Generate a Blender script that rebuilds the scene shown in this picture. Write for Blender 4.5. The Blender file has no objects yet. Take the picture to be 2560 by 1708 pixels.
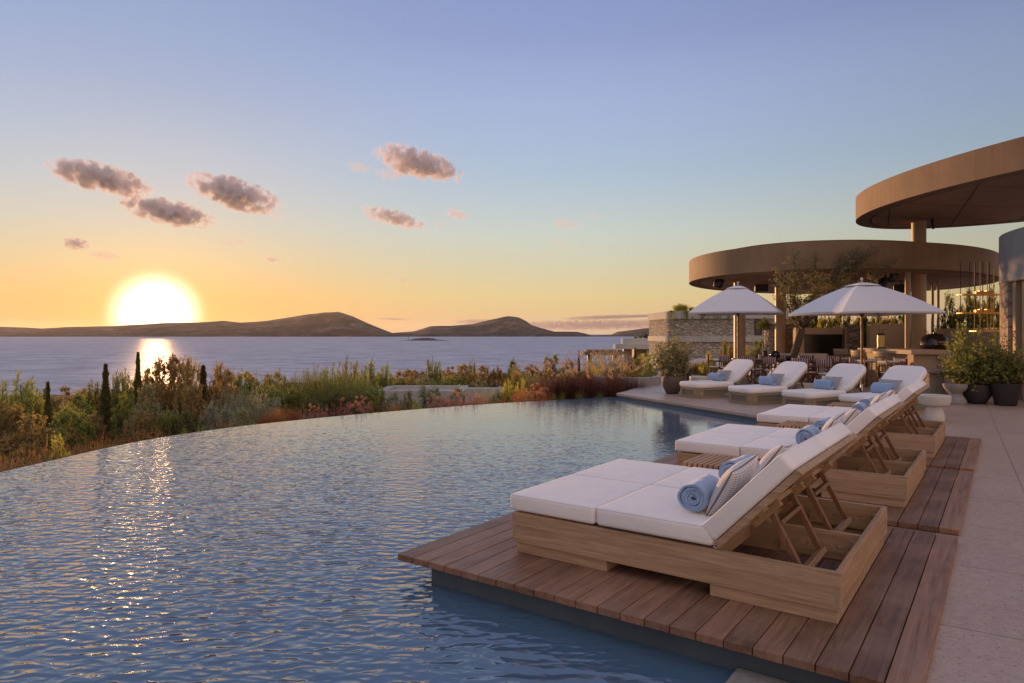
import bpy, bmesh, math, random
import numpy as np
from mathutils import Vector, Matrix
SC = bpy.context.scene
COL = SC.collection
R = math.radians
rng = random.Random(7)
nr = np.random.RandomState(11)
F = 1710.0; HZ = 834.0; CAMZ = 1.60

# ------------------------------------------------------------------ survey helpers (photo pixel + known height or depth -> metres)
def gx(px, Y): return (px - 1280.0) / F * Y
def gz(py, Y): return CAMZ - (py - HZ) / F * Y
def gp(px, py, z):
    Y = (CAMZ - z) * F / (py - HZ)
    return Vector((gx(px, Y), Y, z))
TH = R(35.84)
DA = Vector((-0.807, 4.82, 0.0))
U1 = Vector((math.sin(TH), math.cos(TH), 0)); U2 = Vector((math.cos(TH), -math.sin(TH), 0))
def UP(a, b, z=0.0):
    p = DA + a * U2 + b * U1; return Vector((p.x, p.y, z))

# ------------------------------------------------------------------ materials
def new_mat(name):
    m = bpy.data.materials.new(name); m.use_nodes = True
    nt = m.node_tree; nt.nodes.clear()
    return m, nt, nt.nodes, nt.links
def ramp(nodes, stops, interp='LINEAR'):
    n = nodes.new('ShaderNodeValToRGB'); n.color_ramp.interpolation = interp
    e = n.color_ramp.elements
    while len(e) > 1: e.remove(e[0])
    e[0].position = stops[0][0]; e[0].color = (*stops[0][1], 1)
    for p, c in stops[1:]:
        k = e.new(p); k.color = (*c, 1)
    return n
def coords(nodes, links, scale=(1, 1, 1), kind='Object', rot=(0, 0, 0)):
    tc = nodes.new('ShaderNodeTexCoord'); mp = nodes.new('ShaderNodeMapping')
    mp.inputs['Scale'].default_value = scale; mp.inputs['Rotation'].default_value = rot
    links.new(tc.outputs[kind], mp.inputs['Vector']); return mp.outputs['Vector']
def math_n(nodes, links, op, a, b=None, c=None, clamp=False):
    n = nodes.new('ShaderNodeMath'); n.operation = op; n.use_clamp = clamp
    for i, v in enumerate((a, b, c)):
        if v is None: continue
        if isinstance(v, (int, float)): n.inputs[i].default_value = v
        else: links.new(v, n.inputs[i])
    return n.outputs[0]
def mixc(nodes, links, fac, a, b, mode='MIX'):
    n = nodes.new('ShaderNodeMix'); n.data_type = 'RGBA'; n.blend_type = mode
    for s, v in ((0, fac), (6, a), (7, b)):
        if isinstance(v, (int, float)): n.inputs[s].default_value = v
        elif isinstance(v, tuple): n.inputs[s].default_value = (*v, 1)
        else: links.new(v, n.inputs[s])
    return n.outputs[2]
def noise(nodes, links, vec, scale, detail=4, rough=0.55, dist=0.0):
    n = nodes.new('ShaderNodeTexNoise'); n.inputs['Scale'].default_value = scale
    n.inputs['Detail'].default_value = detail; n.inputs['Roughness'].default_value = rough
    n.inputs['Distortion'].default_value = dist
    if vec is not None: links.new(vec, n.inputs['Vector'])
    return n.outputs['Fac']
def finish(m, nt, nodes, links, color, rough=0.6, bump=None, bstr=0.3, bdist=0.01, spec=0.5, metal=0.0, sheen=0.0, coat=0.0):
    b = nodes.new('ShaderNodeBsdfPrincipled'); o = nodes.new('ShaderNodeOutputMaterial')
    for nm, v in (('Base Color', color), ('Roughness', rough), ('Specular IOR Level', spec), ('Metallic', metal), ('Sheen Weight', sheen), ('Coat Weight', coat)):
        if isinstance(v, (int, float)): b.inputs[nm].default_value = v
        elif isinstance(v, tuple): b.inputs[nm].default_value = (*v, 1)
        else: links.new(v, b.inputs[nm])
    if bump is not None:
        bp = nodes.new('ShaderNodeBump'); bp.inputs['Strength'].default_value = bstr; bp.inputs['Distance'].default_value = bdist
        links.new(bump, bp.inputs['Height']); links.new(bp.outputs[0], b.inputs['Normal'])
    links.new(b.outputs[0], o.inputs['Surface'])
    return m
def wood(name, dark, light, axis=0, rough=0.5, gs=14.0, island=0.35, spec=0.4, weather=None):
    m, nt, n, l = new_mat(name)
    sc = [gs, gs, gs]; sc[axis] = gs * 0.055
    geo = n.new('ShaderNodeNewGeometry')
    tc = n.new('ShaderNodeTexCoord')
    off = n.new('ShaderNodeVectorMath'); off.operation = 'ADD'
    cb = n.new('ShaderNodeCombineXYZ')
    r7 = math_n(n, l, 'MULTIPLY', geo.outputs['Random Per Island'], 37.0)
    for i in range(3): l.new(r7, cb.inputs[i])
    l.new(tc.outputs['Object'], off.inputs[0]); l.new(cb.outputs[0], off.inputs[1])
    mp = n.new('ShaderNodeMapping'); mp.inputs['Scale'].default_value = sc
    l.new(off.outputs[0], mp.inputs['Vector'])
    g1 = noise(n, l, mp.outputs[0], 1.0, 6, 0.65, 1.2)
    sc2 = [gs * 6] * 3; sc2[axis] = gs * 0.25
    mp2 = n.new('ShaderNodeMapping'); mp2.inputs['Scale'].default_value = sc2; l.new(off.outputs[0], mp2.inputs['Vector'])
    g2 = noise(n, l, mp2.outputs[0], 1.0, 3, 0.6, 0.3)
    gg = math_n(n, l, 'ADD', math_n(n, l, 'MULTIPLY', g1, 0.75), math_n(n, l, 'MULTIPLY', g2, 0.35))
    rp = ramp(n, [(0.34, dark), (0.52, tuple((a + b) / 2 for a, b in zip(dark, light))), (0.70, light)])
    l.new(gg, rp.inputs[0])
    hv = n.new('ShaderNodeHueSaturation')
    l.new(rp.outputs[0], hv.inputs['Color'])
    v = math_n(n, l, 'ADD', math_n(n, l, 'MULTIPLY', geo.outputs['Random Per Island'], island), 1 - island / 2)
    l.new(v, hv.inputs['Value'])
    col = hv.outputs[0]
    if weather:
        w1 = noise(n, l, tc.outputs['Object'], 2.2, 5, 0.6)
        wr = ramp(n, [(0.42, (0, 0, 0)), (0.68, (1, 1, 1))]); l.new(w1, wr.inputs[0])
        wf = math_n(n, l, 'MULTIPLY', wr.outputs[0], 0.55)
        col = mixc(n, l, wf, col, weather)
    rr = math_n(n, l, 'ADD', math_n(n, l, 'MULTIPLY', g2, 0.3), rough - 0.15)
    return finish(m, nt, n, l, col, rr, gg, 0.35, 0.002, spec)
def fabric(name, c, c2=None, scale=600, bs=0.25, wr=0.5, sheen=0.15, rough=0.85):
    m, nt, n, l = new_mat(name)
    v = coords(n, l)
    a = noise(n, l, v, scale, 2, 0.6); w = noise(n, l, v, 5.0, 4, 0.55, 0.8)
    h = math_n(n, l, 'ADD', math_n(n, l, 'MULTIPLY', a, 0.12), math_n(n, l, 'MULTIPLY', w, wr * 2))
    cc = mixc(n, l, w, c, c2 or tuple(x * 0.88 for x in c))
    return finish(m, nt, n, l, cc, rough, h, bs, 0.012, 0.2, 0, sheen)
def plaster(name, c, var=0.12, streak=0.0, rough=0.8, scale=3.0, bs=0.25):
    m, nt, n, l = new_mat(name)
    v = coords(n, l)
    a = noise(n, l, v, scale, 6, 0.62, 0.4); f = noise(n, l, v, scale * 22, 3, 0.6)
    rp = ramp(n, [(0.3, tuple(x * (1 - var) for x in c)), (0.7, tuple(min(1, x * (1 + var)) for x in c))]); l.new(a, rp.inputs[0])
    col = rp.outputs[0]
    if streak:
        s = noise(n, l, coords(n, l, (5, 5, 0.35)), 1.0, 5, 0.6)
        sr = ramp(n, [(0.35, (0.62, 0.62, 0.62)), (0.62, (1, 1, 1))]); l.new(s, sr.inputs[0])
        col = mixc(n, l, streak, col, sr.outputs[0], 'MULTIPLY')
    h = math_n(n, l, 'ADD', math_n(n, l, 'MULTIPLY', a, 1.0), math_n(n, l, 'MULTIPLY', f, 0.25))
    return finish(m, nt, n, l, col, rough, h, bs, 0.01, 0.3)
def stonework(name, cs, scale=4.0, mortar=(0.2, 0.18, 0.16), flat=2.6, bd=0.05):
    m, nt, n, l = new_mat(name)
    v0 = coords(n, l, (1, 1, flat))
    wn = n.new('ShaderNodeTexNoise'); wn.inputs['Scale'].default_value = 1.5; l.new(v0, wn.inputs['Vector'])
    ad = n.new('ShaderNodeMixRGB'); ad.inputs[0].default_value = 0.12; l.new(v0, ad.inputs[1]); l.new(wn.outputs['Color'], ad.inputs[2])
    vo = n.new('ShaderNodeTexVoronoi'); vo.inputs['Scale'].default_value = scale; l.new(ad.outputs[0], vo.inputs['Vector'])
    ve = n.new('ShaderNodeTexVoronoi'); ve.feature = 'DISTANCE_TO_EDGE'; ve.inputs['Scale'].default_value = scale; l.new(ad.outputs[0], ve.inputs['Vector'])
    sp = n.new('ShaderNodeSeparateColor'); l.new(vo.outputs['Color'], sp.inputs[0])
    rp = ramp(n, [(i / (len(cs) - 1), c) for i, c in enumerate(cs)]); l.new(sp.outputs[0], rp.inputs[0])
    fn = noise(n, l, v0, scale * 5, 5, 0.65)
    c1 = mixc(n, l, 0.5, rp.outputs[0], fn, 'OVERLAY')
    er = ramp(n, [(0.0, (0, 0, 0)), (0.07, (1, 1, 1))]); l.new(ve.outputs['Distance'], er.inputs[0])
    col = mixc(n, l, er.outputs[0], mortar, c1)
    er2 = ramp(n, [(0.0, (0, 0, 0)), (0.2, (1, 1, 1))]); l.new(ve.outputs['Distance'], er2.inputs[0])
    h = math_n(n, l, 'ADD', er2.outputs[0], math_n(n, l, 'MULTIPLY', fn, 0.6))
    return finish(m, nt, n, l, col, 0.85, h, 0.8, bd, 0.2)
def leafmat(name, c1, c2, c3, trans=0.4, rough=0.55):
    m, nt, n, l = new_mat(name)
    geo = n.new('ShaderNodeNewGeometry'); oi = n.new('ShaderNodeObjectInfo')
    rp = ramp(n, [(0.0, c1), (0.5, c2), (1.0, c3)]); l.new(geo.outputs['Random Per Island'], rp.inputs[0])
    hs = n.new('ShaderNodeHueSaturation'); l.new(rp.outputs[0], hs.inputs['Color'])
    l.new(math_n(n, l, 'ADD', math_n(n, l, 'MULTIPLY', oi.outputs['Random'], 0.7), 1.2), hs.inputs['Value'])
    l.new(math_n(n, l, 'ADD', math_n(n, l, 'MULTIPLY', oi.outputs['Random'], 0.03), 0.485), hs.inputs['Hue'])
    b = n.new('ShaderNodeBsdfPrincipled'); b.inputs['Roughness'].default_value = rough; b.inputs['Specular IOR Level'].default_value = 0.3
    l.new(hs.outputs[0], b.inputs['Base Color'])
    t = n.new('ShaderNodeBsdfTranslucent')
    tc = mixc(n, l, 0.6, hs.outputs[0], (1.0, 0.9, 0.5), 'MULTIPLY')
    tg = n.new('ShaderNodeHueSaturation'); tg.inputs['Value'].default_value = 1.8; l.new(tc, tg.inputs['Color'])
    l.new(tg.outputs[0], t.inputs['Color'])
    mx = n.new('ShaderNodeMixShader'); mx.inputs[0].default_value = trans
    o = n.new('ShaderNodeOutputMaterial')
    l.new(b.outputs[0], mx.inputs[1]); l.new(t.outputs[0], mx.inputs[2]); l.new(mx.outputs[0], o.inputs['Surface'])
    return m
def plain(name, c, rough=0.5, metal=0.0, spec=0.5, var=0.1, scale=30, bs=0.1):
    m, nt, n, l = new_mat(name)
    a = noise(n, l, coords(n, l), scale, 4, 0.6)
    cc = mixc(n, l, a, tuple(x * (1 - var) for x in c), tuple(min(1, x * (1 + var)) for x in c))
    return finish(m, nt, n, l, cc, rough, a, bs, 0.003, spec, metal)

M = {}
M['deck'] = wood('deck_wood', (0.090, 0.042, 0.025), (0.30, 0.155, 0.094), 1, 0.50, 20.0, 0.6, 0.35, (0.33, 0.20, 0.135))
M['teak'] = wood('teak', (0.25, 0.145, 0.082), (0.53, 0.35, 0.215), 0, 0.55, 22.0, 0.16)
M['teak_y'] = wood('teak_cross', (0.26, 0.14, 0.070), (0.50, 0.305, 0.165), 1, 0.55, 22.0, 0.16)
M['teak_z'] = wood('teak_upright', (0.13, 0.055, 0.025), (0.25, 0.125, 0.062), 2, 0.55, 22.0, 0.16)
M['sunlitwood'] = wood('sunlit_slat_wood', (0.42, 0.27, 0.12), (0.60, 0.42, 0.21), 2, 0.5, 20.0, 0.1)  # golden sunlight on the slats is put into the wood colour
M['teakleg'] = wood('teak_leg', (0.24, 0.15, 0.08), (0.42, 0.28, 0.16), 2, 0.5, 20.0, 0.1)
M['redwood'] = wood('red_wood', (0.075, 0.024, 0.012), (0.17, 0.060, 0.030), 2, 0.45, 10.0, 0.2)
M['paleteak'] = wood('pale_teak', (0.22, 0.155, 0.095), (0.36, 0.27, 0.17), 0, 0.55, 9.0, 0.2)
M['polewood'] = wood('pole_wood', (0.11, 0.045, 0.022), (0.22, 0.10, 0.05), 2, 0.4, 10.0, 0.1)
M['cushion'] = fabric('cushion_fabric', (0.86, 0.80, 0.78), (0.78, 0.72, 0.70), 500, 0.55, 0.6)
M['canopy'] = fabric('canopy_fabric', (0.72, 0.70, 0.72), (0.68, 0.66, 0.69), 300, 0.15, 0.3)
M['towel'] = fabric('towel_fabric', (0.29, 0.41, 0.60), (0.22, 0.33, 0.52), 260, 0.9, 0.4, 0.5)
M['towel2'] = fabric('towel_fabric_pale', (0.30, 0.45, 0.64), (0.24, 0.38, 0.57), 260, 0.9, 0.4, 0.5)
M['grey_pillow'] = fabric('grey_pillow_fabric', (0.33, 0.33, 0.35), (0.28, 0.28, 0.30), 500, 0.4, 0.5)
M['fascia'] = plaster('roof_plaster', (0.245, 0.158, 0.098), 0.10, 0.35, 0.75, 1.2, 0.2)
M['soffit'] = plaster('soffit_plaster', (0.34, 0.22, 0.14), 0.08, 0.0, 0.7, 1.0, 0.1)
M['seam'] = plain('dark_seam', (0.04, 0.028, 0.02), 0.7)
M['column'] = plaster('column_plaster', (0.42, 0.30, 0.19), 0.07, 0.15, 0.45, 2.0, 0.08)
M['greywall'] = plaster('grey_plaster', (0.26, 0.25, 0.24), 0.06, 0.2, 0.8, 1.5, 0.15)
M['beigewall'] = plaster('beige_plaster', (0.54, 0.41, 0.30), 0.06, 0.15, 0.75, 1.5, 0.1)
M['whitewall'] = plaster('white_plaster', (0.44, 0.42, 0.40), 0.07, 0.35, 0.8, 0.8, 0.15)
M['farwhite'] = plaster('far_white_plaster', (0.50, 0.47, 0.43), 0.06, 0.2, 0.8, 0.3, 0.1)
M['stone'] = stonework('rough_stone', [(0.34, 0.24, 0.18), (0.42, 0.33, 0.26), (0.30, 0.25, 0.21), (0.48, 0.37, 0.28)], 3.2, (0.22, 0.16, 0.12), 1.6, 0.06)
M['villastone'] = stonework('villa_stone', [(0.30, 0.26, 0.22), (0.46, 0.40, 0.34), (0.36, 0.31, 0.27), (0.56, 0.49, 0.41)], 2.6, (0.13, 0.12, 0.11), 2.4, 0.08)
M['poolwall'] = plaster('pool_wall_plaster', (0.085, 0.105, 0.125), 0.12, 0.25, 0.35, 2.0, 0.1)
M['black'] = plain('black_metal', (0.02, 0.019, 0.02), 0.35, 0.0, 0.5)
M['screen'] = plain('dark_screen', (0.012, 0.011, 0.010), 0.12, 0.0, 0.6, 0.02, 2, 0.0)
M['glossblack'] = plain('glazed_black', (0.012, 0.013, 0.016), 0.15, 0.0, 0.7, 0.05, 5, 0.02)
M['oven'] = plain('oven_enamel', (0.045, 0.022, 0.018), 0.18, 0.0, 0.7, 0.1, 5, 0.02)
M['steel'] = plain('brushed_steel', (0.45, 0.43, 0.40), 0.3, 0.9)
M['brass'] = plain('sunlit_brass', (0.66, 0.44, 0.17), 0.4, 0.25)  # golden light on the shelf boards is put into the metal's colour
M['potdark'] = plain('dark_planter', (0.038, 0.032, 0.030), 0.6, 0, 0.4, 0.2, 8)
M['potbrown'] = plain('brown_planter', (0.105, 0.075, 0.058), 0.65, 0, 0.3, 0.2, 8)
M['whitestone'] = plaster('pale_stone', (0.55, 0.50, 0.44), 0.05, 0.0, 0.55, 6.0, 0.1)
M['greystone'] = plaster('grey_stone', (0.30, 0.27, 0.24), 0.22, 0.0, 0.7, 25.0, 0.4)
M['bark'] = plaster('bark', (0.14, 0.10, 0.075), 0.35, 0.5, 0.9, 14.0, 0.9)
M['twig'] = plain('twig', (0.16, 0.10, 0.06), 0.8)
M['soil'] = plain('soil', (0.045, 0.032, 0.022), 0.95, 0, 0.1, 0.4, 40, 0.5)
M['islet'] = plaster('islet_rock', (0.06, 0.045, 0.04), 0.3, 0.0, 0.9, 0.05, 0.4)

# wicker
m, nt, n, l = new_mat('woven_rope'); v = coords(n, l, (70, 70, 70))
w1 = n.new('ShaderNodeTexChecker'); w1.inputs['Scale'].default_value = 1.0; l.new(v, w1.inputs['Vector'])
nn = noise(n, l, coords(n, l, (60, 60, 9)), 1.0, 3, 0.6)
cc = mixc(n, l, nn, (0.12, 0.10, 0.075), (0.30, 0.26, 0.20)); cc = mixc(n, l, math_n(n, l, 'MULTIPLY', w1.outputs['Fac'], 0.25), cc, (0.1, 0.08, 0.06))
M['weave'] = finish(m, nt, n, l, cc, 0.8, w1.outputs['Fac'], 0.6, 0.004, 0.2)
# pinstripe pillow
m, nt, n, l = new_mat('grid_pillow_fabric')
tc = n.new('ShaderNodeTexCoord'); sx = n.new('ShaderNodeSeparateXYZ'); l.new(tc.outputs['UV'], sx.inputs[0])
def linep(src, k, w):
    s = math_n(n, l, 'FRACT', math_n(n, l, 'MULTIPLY', src, k)); return math_n(n, l, 'LESS_THAN', s, w)
la = linep(sx.outputs[0], 10.0, 0.08); lb = linep(sx.outputs[1], 22.0, 0.15)
ln = math_n(n, l, 'MAXIMUM', la, lb); fn = noise(n, l, tc.outputs['Object'], 400, 2)
cc = mixc(n, l, math_n(n, l, 'MULTIPLY', ln, 0.85), (0.62, 0.58, 0.57), (0.07, 0.07, 0.085))
wr_ = noise(n, l, tc.outputs['Object'], 7, 3)
M['grid_pillow'] = finish(m, nt, n, l, cc, 0.85, math_n(n, l, 'ADD', math_n(n, l, 'MULTIPLY', fn, 0.15), wr_), 0.3, 0.01, 0.2, 0, 0.2)
# striped canvas
m, nt, n, l = new_mat('striped_canvas')
tc = n.new('ShaderNodeTexCoord'); sx = n.new('ShaderNodeSeparateXYZ'); l.new(tc.outputs['Object'], sx.inputs[0])
s = math_n(n, l, 'FRACT', math_n(n, l, 'MULTIPLY', sx.outputs[1], 12.5)); s = math_n(n, l, 'LESS_THAN', s, 0.5)
cc = mixc(n, l, s, (0.50, 0.42, 0.38), (0.16, 0.030, 0.028))
M['stripe'] = finish(m, nt, n, l, cc, 0.85, noise(n, l, tc.outputs['Object'], 200, 2), 0.2, 0.004, 0.2)
# terrazzo paving
m, nt, n, l = new_mat('terrazzo_paving')
v = coords(n, l, (1, 1, 1), 'Object', (0, 0, R(33.0)))
sx = n.new('ShaderNodeSeparateXYZ'); l.new(v, sx.inputs[0])
jx = math_n(n, l, 'LESS_THAN', math_n(n, l, 'FRACT', math_n(n, l, 'ADD', math_n(n, l, 'MULTIPLY', sx.outputs[0], 1 / 1.5), 0.62)), 0.006)
jy = math_n(n, l, 'LESS_THAN', math_n(n, l, 'FRACT', math_n(n, l, 'ADD', math_n(n, l, 'MULTIPLY', sx.outputs[1], 1 / 1.2), 0.3)), 0.0075)
jj = math_n(n, l, 'MAXIMUM', jx, jy)
big = noise(n, l, v, 0.9, 5, 0.6); fine = noise(n, l, v, 48, 3, 0.7); mid = noise(n, l, v, 14, 4, 0.65)
base = mixc(n, l, big, (0.42, 0.295, 0.23), (0.54, 0.39, 0.31))
base = mixc(n, l, 0.30, base, mid, 'OVERLAY')
sr = ramp(n, [(0.57, (0, 0, 0)), (0.64, (1, 1, 1))]); l.new(fine, sr.inputs[0])
base = mixc(n, l, math_n(n, l, 'MULTIPLY', sr.outputs[0], 0.75), base, (0.16, 0.11, 0.09))
base = mixc(n, l, math_n(n, l, 'MULTIPLY', jj, 0.85), base, (0.16, 0.12, 0.10))
rr = math_n(n, l, 'ADD', math_n(n, l, 'MULTIPLY', big, 0.3), 0.25)
M['paving'] = finish(m, nt, n, l, base, rr, math_n(n, l, 'SUBTRACT', math_n(n, l, 'MULTIPLY', fine, 0.3), jj), 0.2, 0.003, 0.45)
# pool water : rippled dielectric over a deep blue body
m, nt, n, l = new_mat('pool_water')
tc = n.new('ShaderNodeTexCoord')
def ripple(rot, sx_, sy_, scale, det, dist, rough=0.5):
    mp = n.new('ShaderNodeMapping'); mp.inputs['Rotation'].default_value = (0, 0, R(rot)); mp.inputs['Scale'].default_value = (sx_, sy_, 1)
    l.new(tc.outputs['Object'], mp.inputs['Vector'])
    return noise(n, l, mp.outputs[0], scale, det, rough, dist)
def ridged(x): # sharp crests
    a = math_n(n, l, 'ABSOLUTE', math_n(n, l, 'SUBTRACT', math_n(n, l, 'MULTIPLY', x, 2.0), 1.0))
    return math_n(n, l, 'SUBTRACT', 1.0, a)
r1 = ripple(-10, 5.8, 11.0, 1.0, 0.0, 0.5)
r2 = ripple(14, 8.0, 14.0, 1.0, 0.6, 0.4)
r3 = ripple(-30, 11.0, 15.0, 1.0, 0.0, 0.3)
r0 = ripple(5, 0.8, 1.4, 1.0, 1.0, 0.3)
h = math_n(n, l, 'MULTIPLY', ridged(r1), 0.24)
h = math_n(n, l, 'ADD', h, math_n(n, l, 'MULTIPLY', r2, 0.62))
h = math_n(n, l, 'ADD', h, math_n(n, l, 'MULTIPLY', r3, 0.16))
h = math_n(n, l, 'ADD', h, math_n(n, l, 'MULTIPLY', r0, 0.7))
# amplitude: breeze reaches the open west side, calmer in the lee of the terrace and the far end
sx = n.new('ShaderNodeSeparateXYZ'); l.new(tc.outputs['Object'], sx.inputs[0])
lee = n.new('ShaderNodeMapRange'); lee.inputs['From Min'].default_value = 3.6; lee.inputs['From Max'].default_value = 12.5
lee.inputs['To Min'].default_value = 1.0; lee.inputs['To Max'].default_value = 0.15; l.new(math_n(n, l, 'ADD', sx.outputs[1], math_n(n, l, 'MULTIPLY', sx.outputs[0], 0.22)), lee.inputs['Value'])
dl = n.new('ShaderNodeMapRange'); dl.inputs['From Min'].default_value = -0.6; dl.inputs['From Max'].default_value = 1.6
dl.inputs['To Min'].default_value = 1.0; dl.inputs['To Max'].default_value = 0.35
l.new(math_n(n, l, 'ADD', sx.outputs[0], math_n(n, l, 'MULTIPLY', math_n(n, l, 'SUBTRACT', 4.0, sx.outputs[1]), 0.25)), dl.inputs['Value'])
amp = math_n(n, l, 'MULTIPLY', lee.outputs[0], dl.outputs[0])
h = math_n(n, l, 'MULTIPLY', h, amp)
M['_water_amp'] = None
M['poolwater'] = finish(m, nt, n, l, (0.075, 0.135, 0.205), 0.025, h, 1.0, 0.031, 0.5)
M['poolwater'].node_tree.nodes['Principled BSDF'].inputs['IOR'].default_value = 1.7
# sea
m, nt, n, l = new_mat('sea_water')
tc = n.new('ShaderNodeTexCoord')
a = noise(n, l, coords(n, l, (0.12, 0.30, 1)), 1.0, 4, 0.6, 0.5)
b_ = noise(n, l, coords(n, l, (0.02, 0.06, 1), rot=(0, 0, 0.3)), 1.0, 5, 0.6, 0.4)
c_ = noise(n, l, coords(n, l, (0.003, 0.010, 1), rot=(0, 0, 0.1)), 1.0, 4, 0.55, 0.6)
h = math_n(n, l, 'ADD', math_n(n, l, 'MULTIPLY', a, 1.4), math_n(n, l, 'MULTIPLY', b_, 3.5))
f9 = noise(n, l, coords(n, l, (0.030, 0.045, 1), rot=(0, 0, 0.15)), 1.0, 8, 0.85, 0.2)
fr = ramp(n, [(0.40, (0, 0, 0)), (0.60, (1, 1, 1))]); l.new(f9, fr.inputs[0])
cc = mixc(n, l, fr.outputs[0], (0.30, 0.29, 0.33), (0.44, 0.42, 0.45))  # bright and dark wave facets painted as noise in the sea's colours
df = n.new('ShaderNodeBsdfDiffuse'); l.new(cc, df.inputs['Color'])
gl = n.new('ShaderNodeBsdfGlossy'); gl.inputs['Roughness'].default_value = 0.42; l.new(mixc(n, l, fr.outputs[0], (0.45, 0.50, 0.58), (0.98, 0.96, 0.97)), gl.inputs['Color'])
bp = n.new('ShaderNodeBump'); bp.inputs['Strength'].default_value = 1.0; bp.inputs['Distance'].default_value = 1.6; l.new(h, bp.inputs['Height']); l.new(bp.outputs[0], gl.inputs['Normal'])
mx = n.new('ShaderNodeMixShader'); mx.inputs[0].default_value = 0.30; l.new(df.outputs[0], mx.inputs[1]); l.new(gl.outputs[0], mx.inputs[2])
oo = n.new('ShaderNodeOutputMaterial'); l.new(mx.outputs[0], oo.inputs['Surface']); M['sea'] = m
# scrub ground
m, nt, n, l = new_mat('scrub_ground')
v = coords(n, l)
a = noise(n, l, v, 0.35, 6, 0.65); f_ = noise(n, l, v, 9, 5, 0.7)
rp = ramp(n, [(0.3, (0.055, 0.045, 0.022)), (0.5, (0.12, 0.085, 0.05)), (0.7, (0.17, 0.12, 0.08))]); l.new(math_n(n, l, 'ADD', math_n(n, l, 'MULTIPLY', a, 0.6), math_n(n, l, 'MULTIPLY', f_, 0.4)), rp.inputs[0])
M['ground'] = finish(m, nt, n, l, rp.outputs[0], 0.95, f_, 0.9, 0.08, 0.1)
# hills
m, nt, n, l = new_mat('hill_rock_and_scrub')
v = coords(n, l, (0.006, 0.006, 0.012)); v2 = coords(n, l, (0.03, 0.03, 0.02))
a = noise(n, l, v, 1.0, 8, 0.65, 0.6); f_ = noise(n, l, v2, 1.0, 6, 0.7)
s_ = math_n(n, l, 'ADD', math_n(n, l, 'MULTIPLY', a, 0.6), math_n(n, l, 'MULTIPLY', f_, 0.4))
rp = ramp(n, [(0.40, (0.035, 0.027, 0.022)), (0.52, (0.07, 0.052, 0.042)), (0.60, (0.16, 0.12, 0.095))]); l.new(s_, rp.inputs[0])
M['hill'] = finish(m, nt, n, l, rp.outputs[0], 0.95, s_, 1.0, 14.0, 0.1)
M['lf_green'] = leafmat('leaf_green', (0.085, 0.100, 0.030), (0.13, 0.145, 0.040), (0.20, 0.19, 0.05))
M['lf_olive'] = leafmat('leaf_olive', (0.12, 0.12, 0.060), (0.17, 0.165, 0.085), (0.25, 0.23, 0.12))
M['lf_grey'] = leafmat('leaf_grey_green', (0.13, 0.14, 0.095), (0.19, 0.20, 0.14), (0.27, 0.27, 0.20), 0.3)
M['lf_dark'] = leafmat('leaf_dark', (0.050, 0.055, 0.020), (0.080, 0.082, 0.028), (0.12, 0.115, 0.04))
M['lf_brown'] = leafmat('leaf_brown', (0.13, 0.085, 0.035), (0.18, 0.125, 0.05), (0.25, 0.18, 0.07))
M['lf_orange'] = leafmat('leaf_orange', (0.15, 0.055, 0.025), (0.22, 0.085, 0.032), (0.26, 0.13, 0.05))
M['lf_pink'] = leafmat('flower_pink', (0.20, 0.085, 0.075), (0.28, 0.13, 0.11), (0.33, 0.18, 0.15))
M['lf_red'] = leafmat('grass_red', (0.045, 0.018, 0.016), (0.075, 0.028, 0.022), (0.11, 0.050, 0.030), 0.3)
M['lf_plume'] = leafmat('plume_pink', (0.25, 0.17, 0.14), (0.31, 0.21, 0.17), (0.38, 0.27, 0.21), 0.45)
M['lf_yellow'] = leafmat('leaf_yellow_green', (0.18, 0.18, 0.035), (0.25, 0.24, 0.05), (0.34, 0.29, 0.08))
M['lf_straw'] = leafmat('grass_straw', (0.16, 0.12, 0.05), (0.22, 0.16, 0.07), (0.30, 0.21, 0.11))

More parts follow.
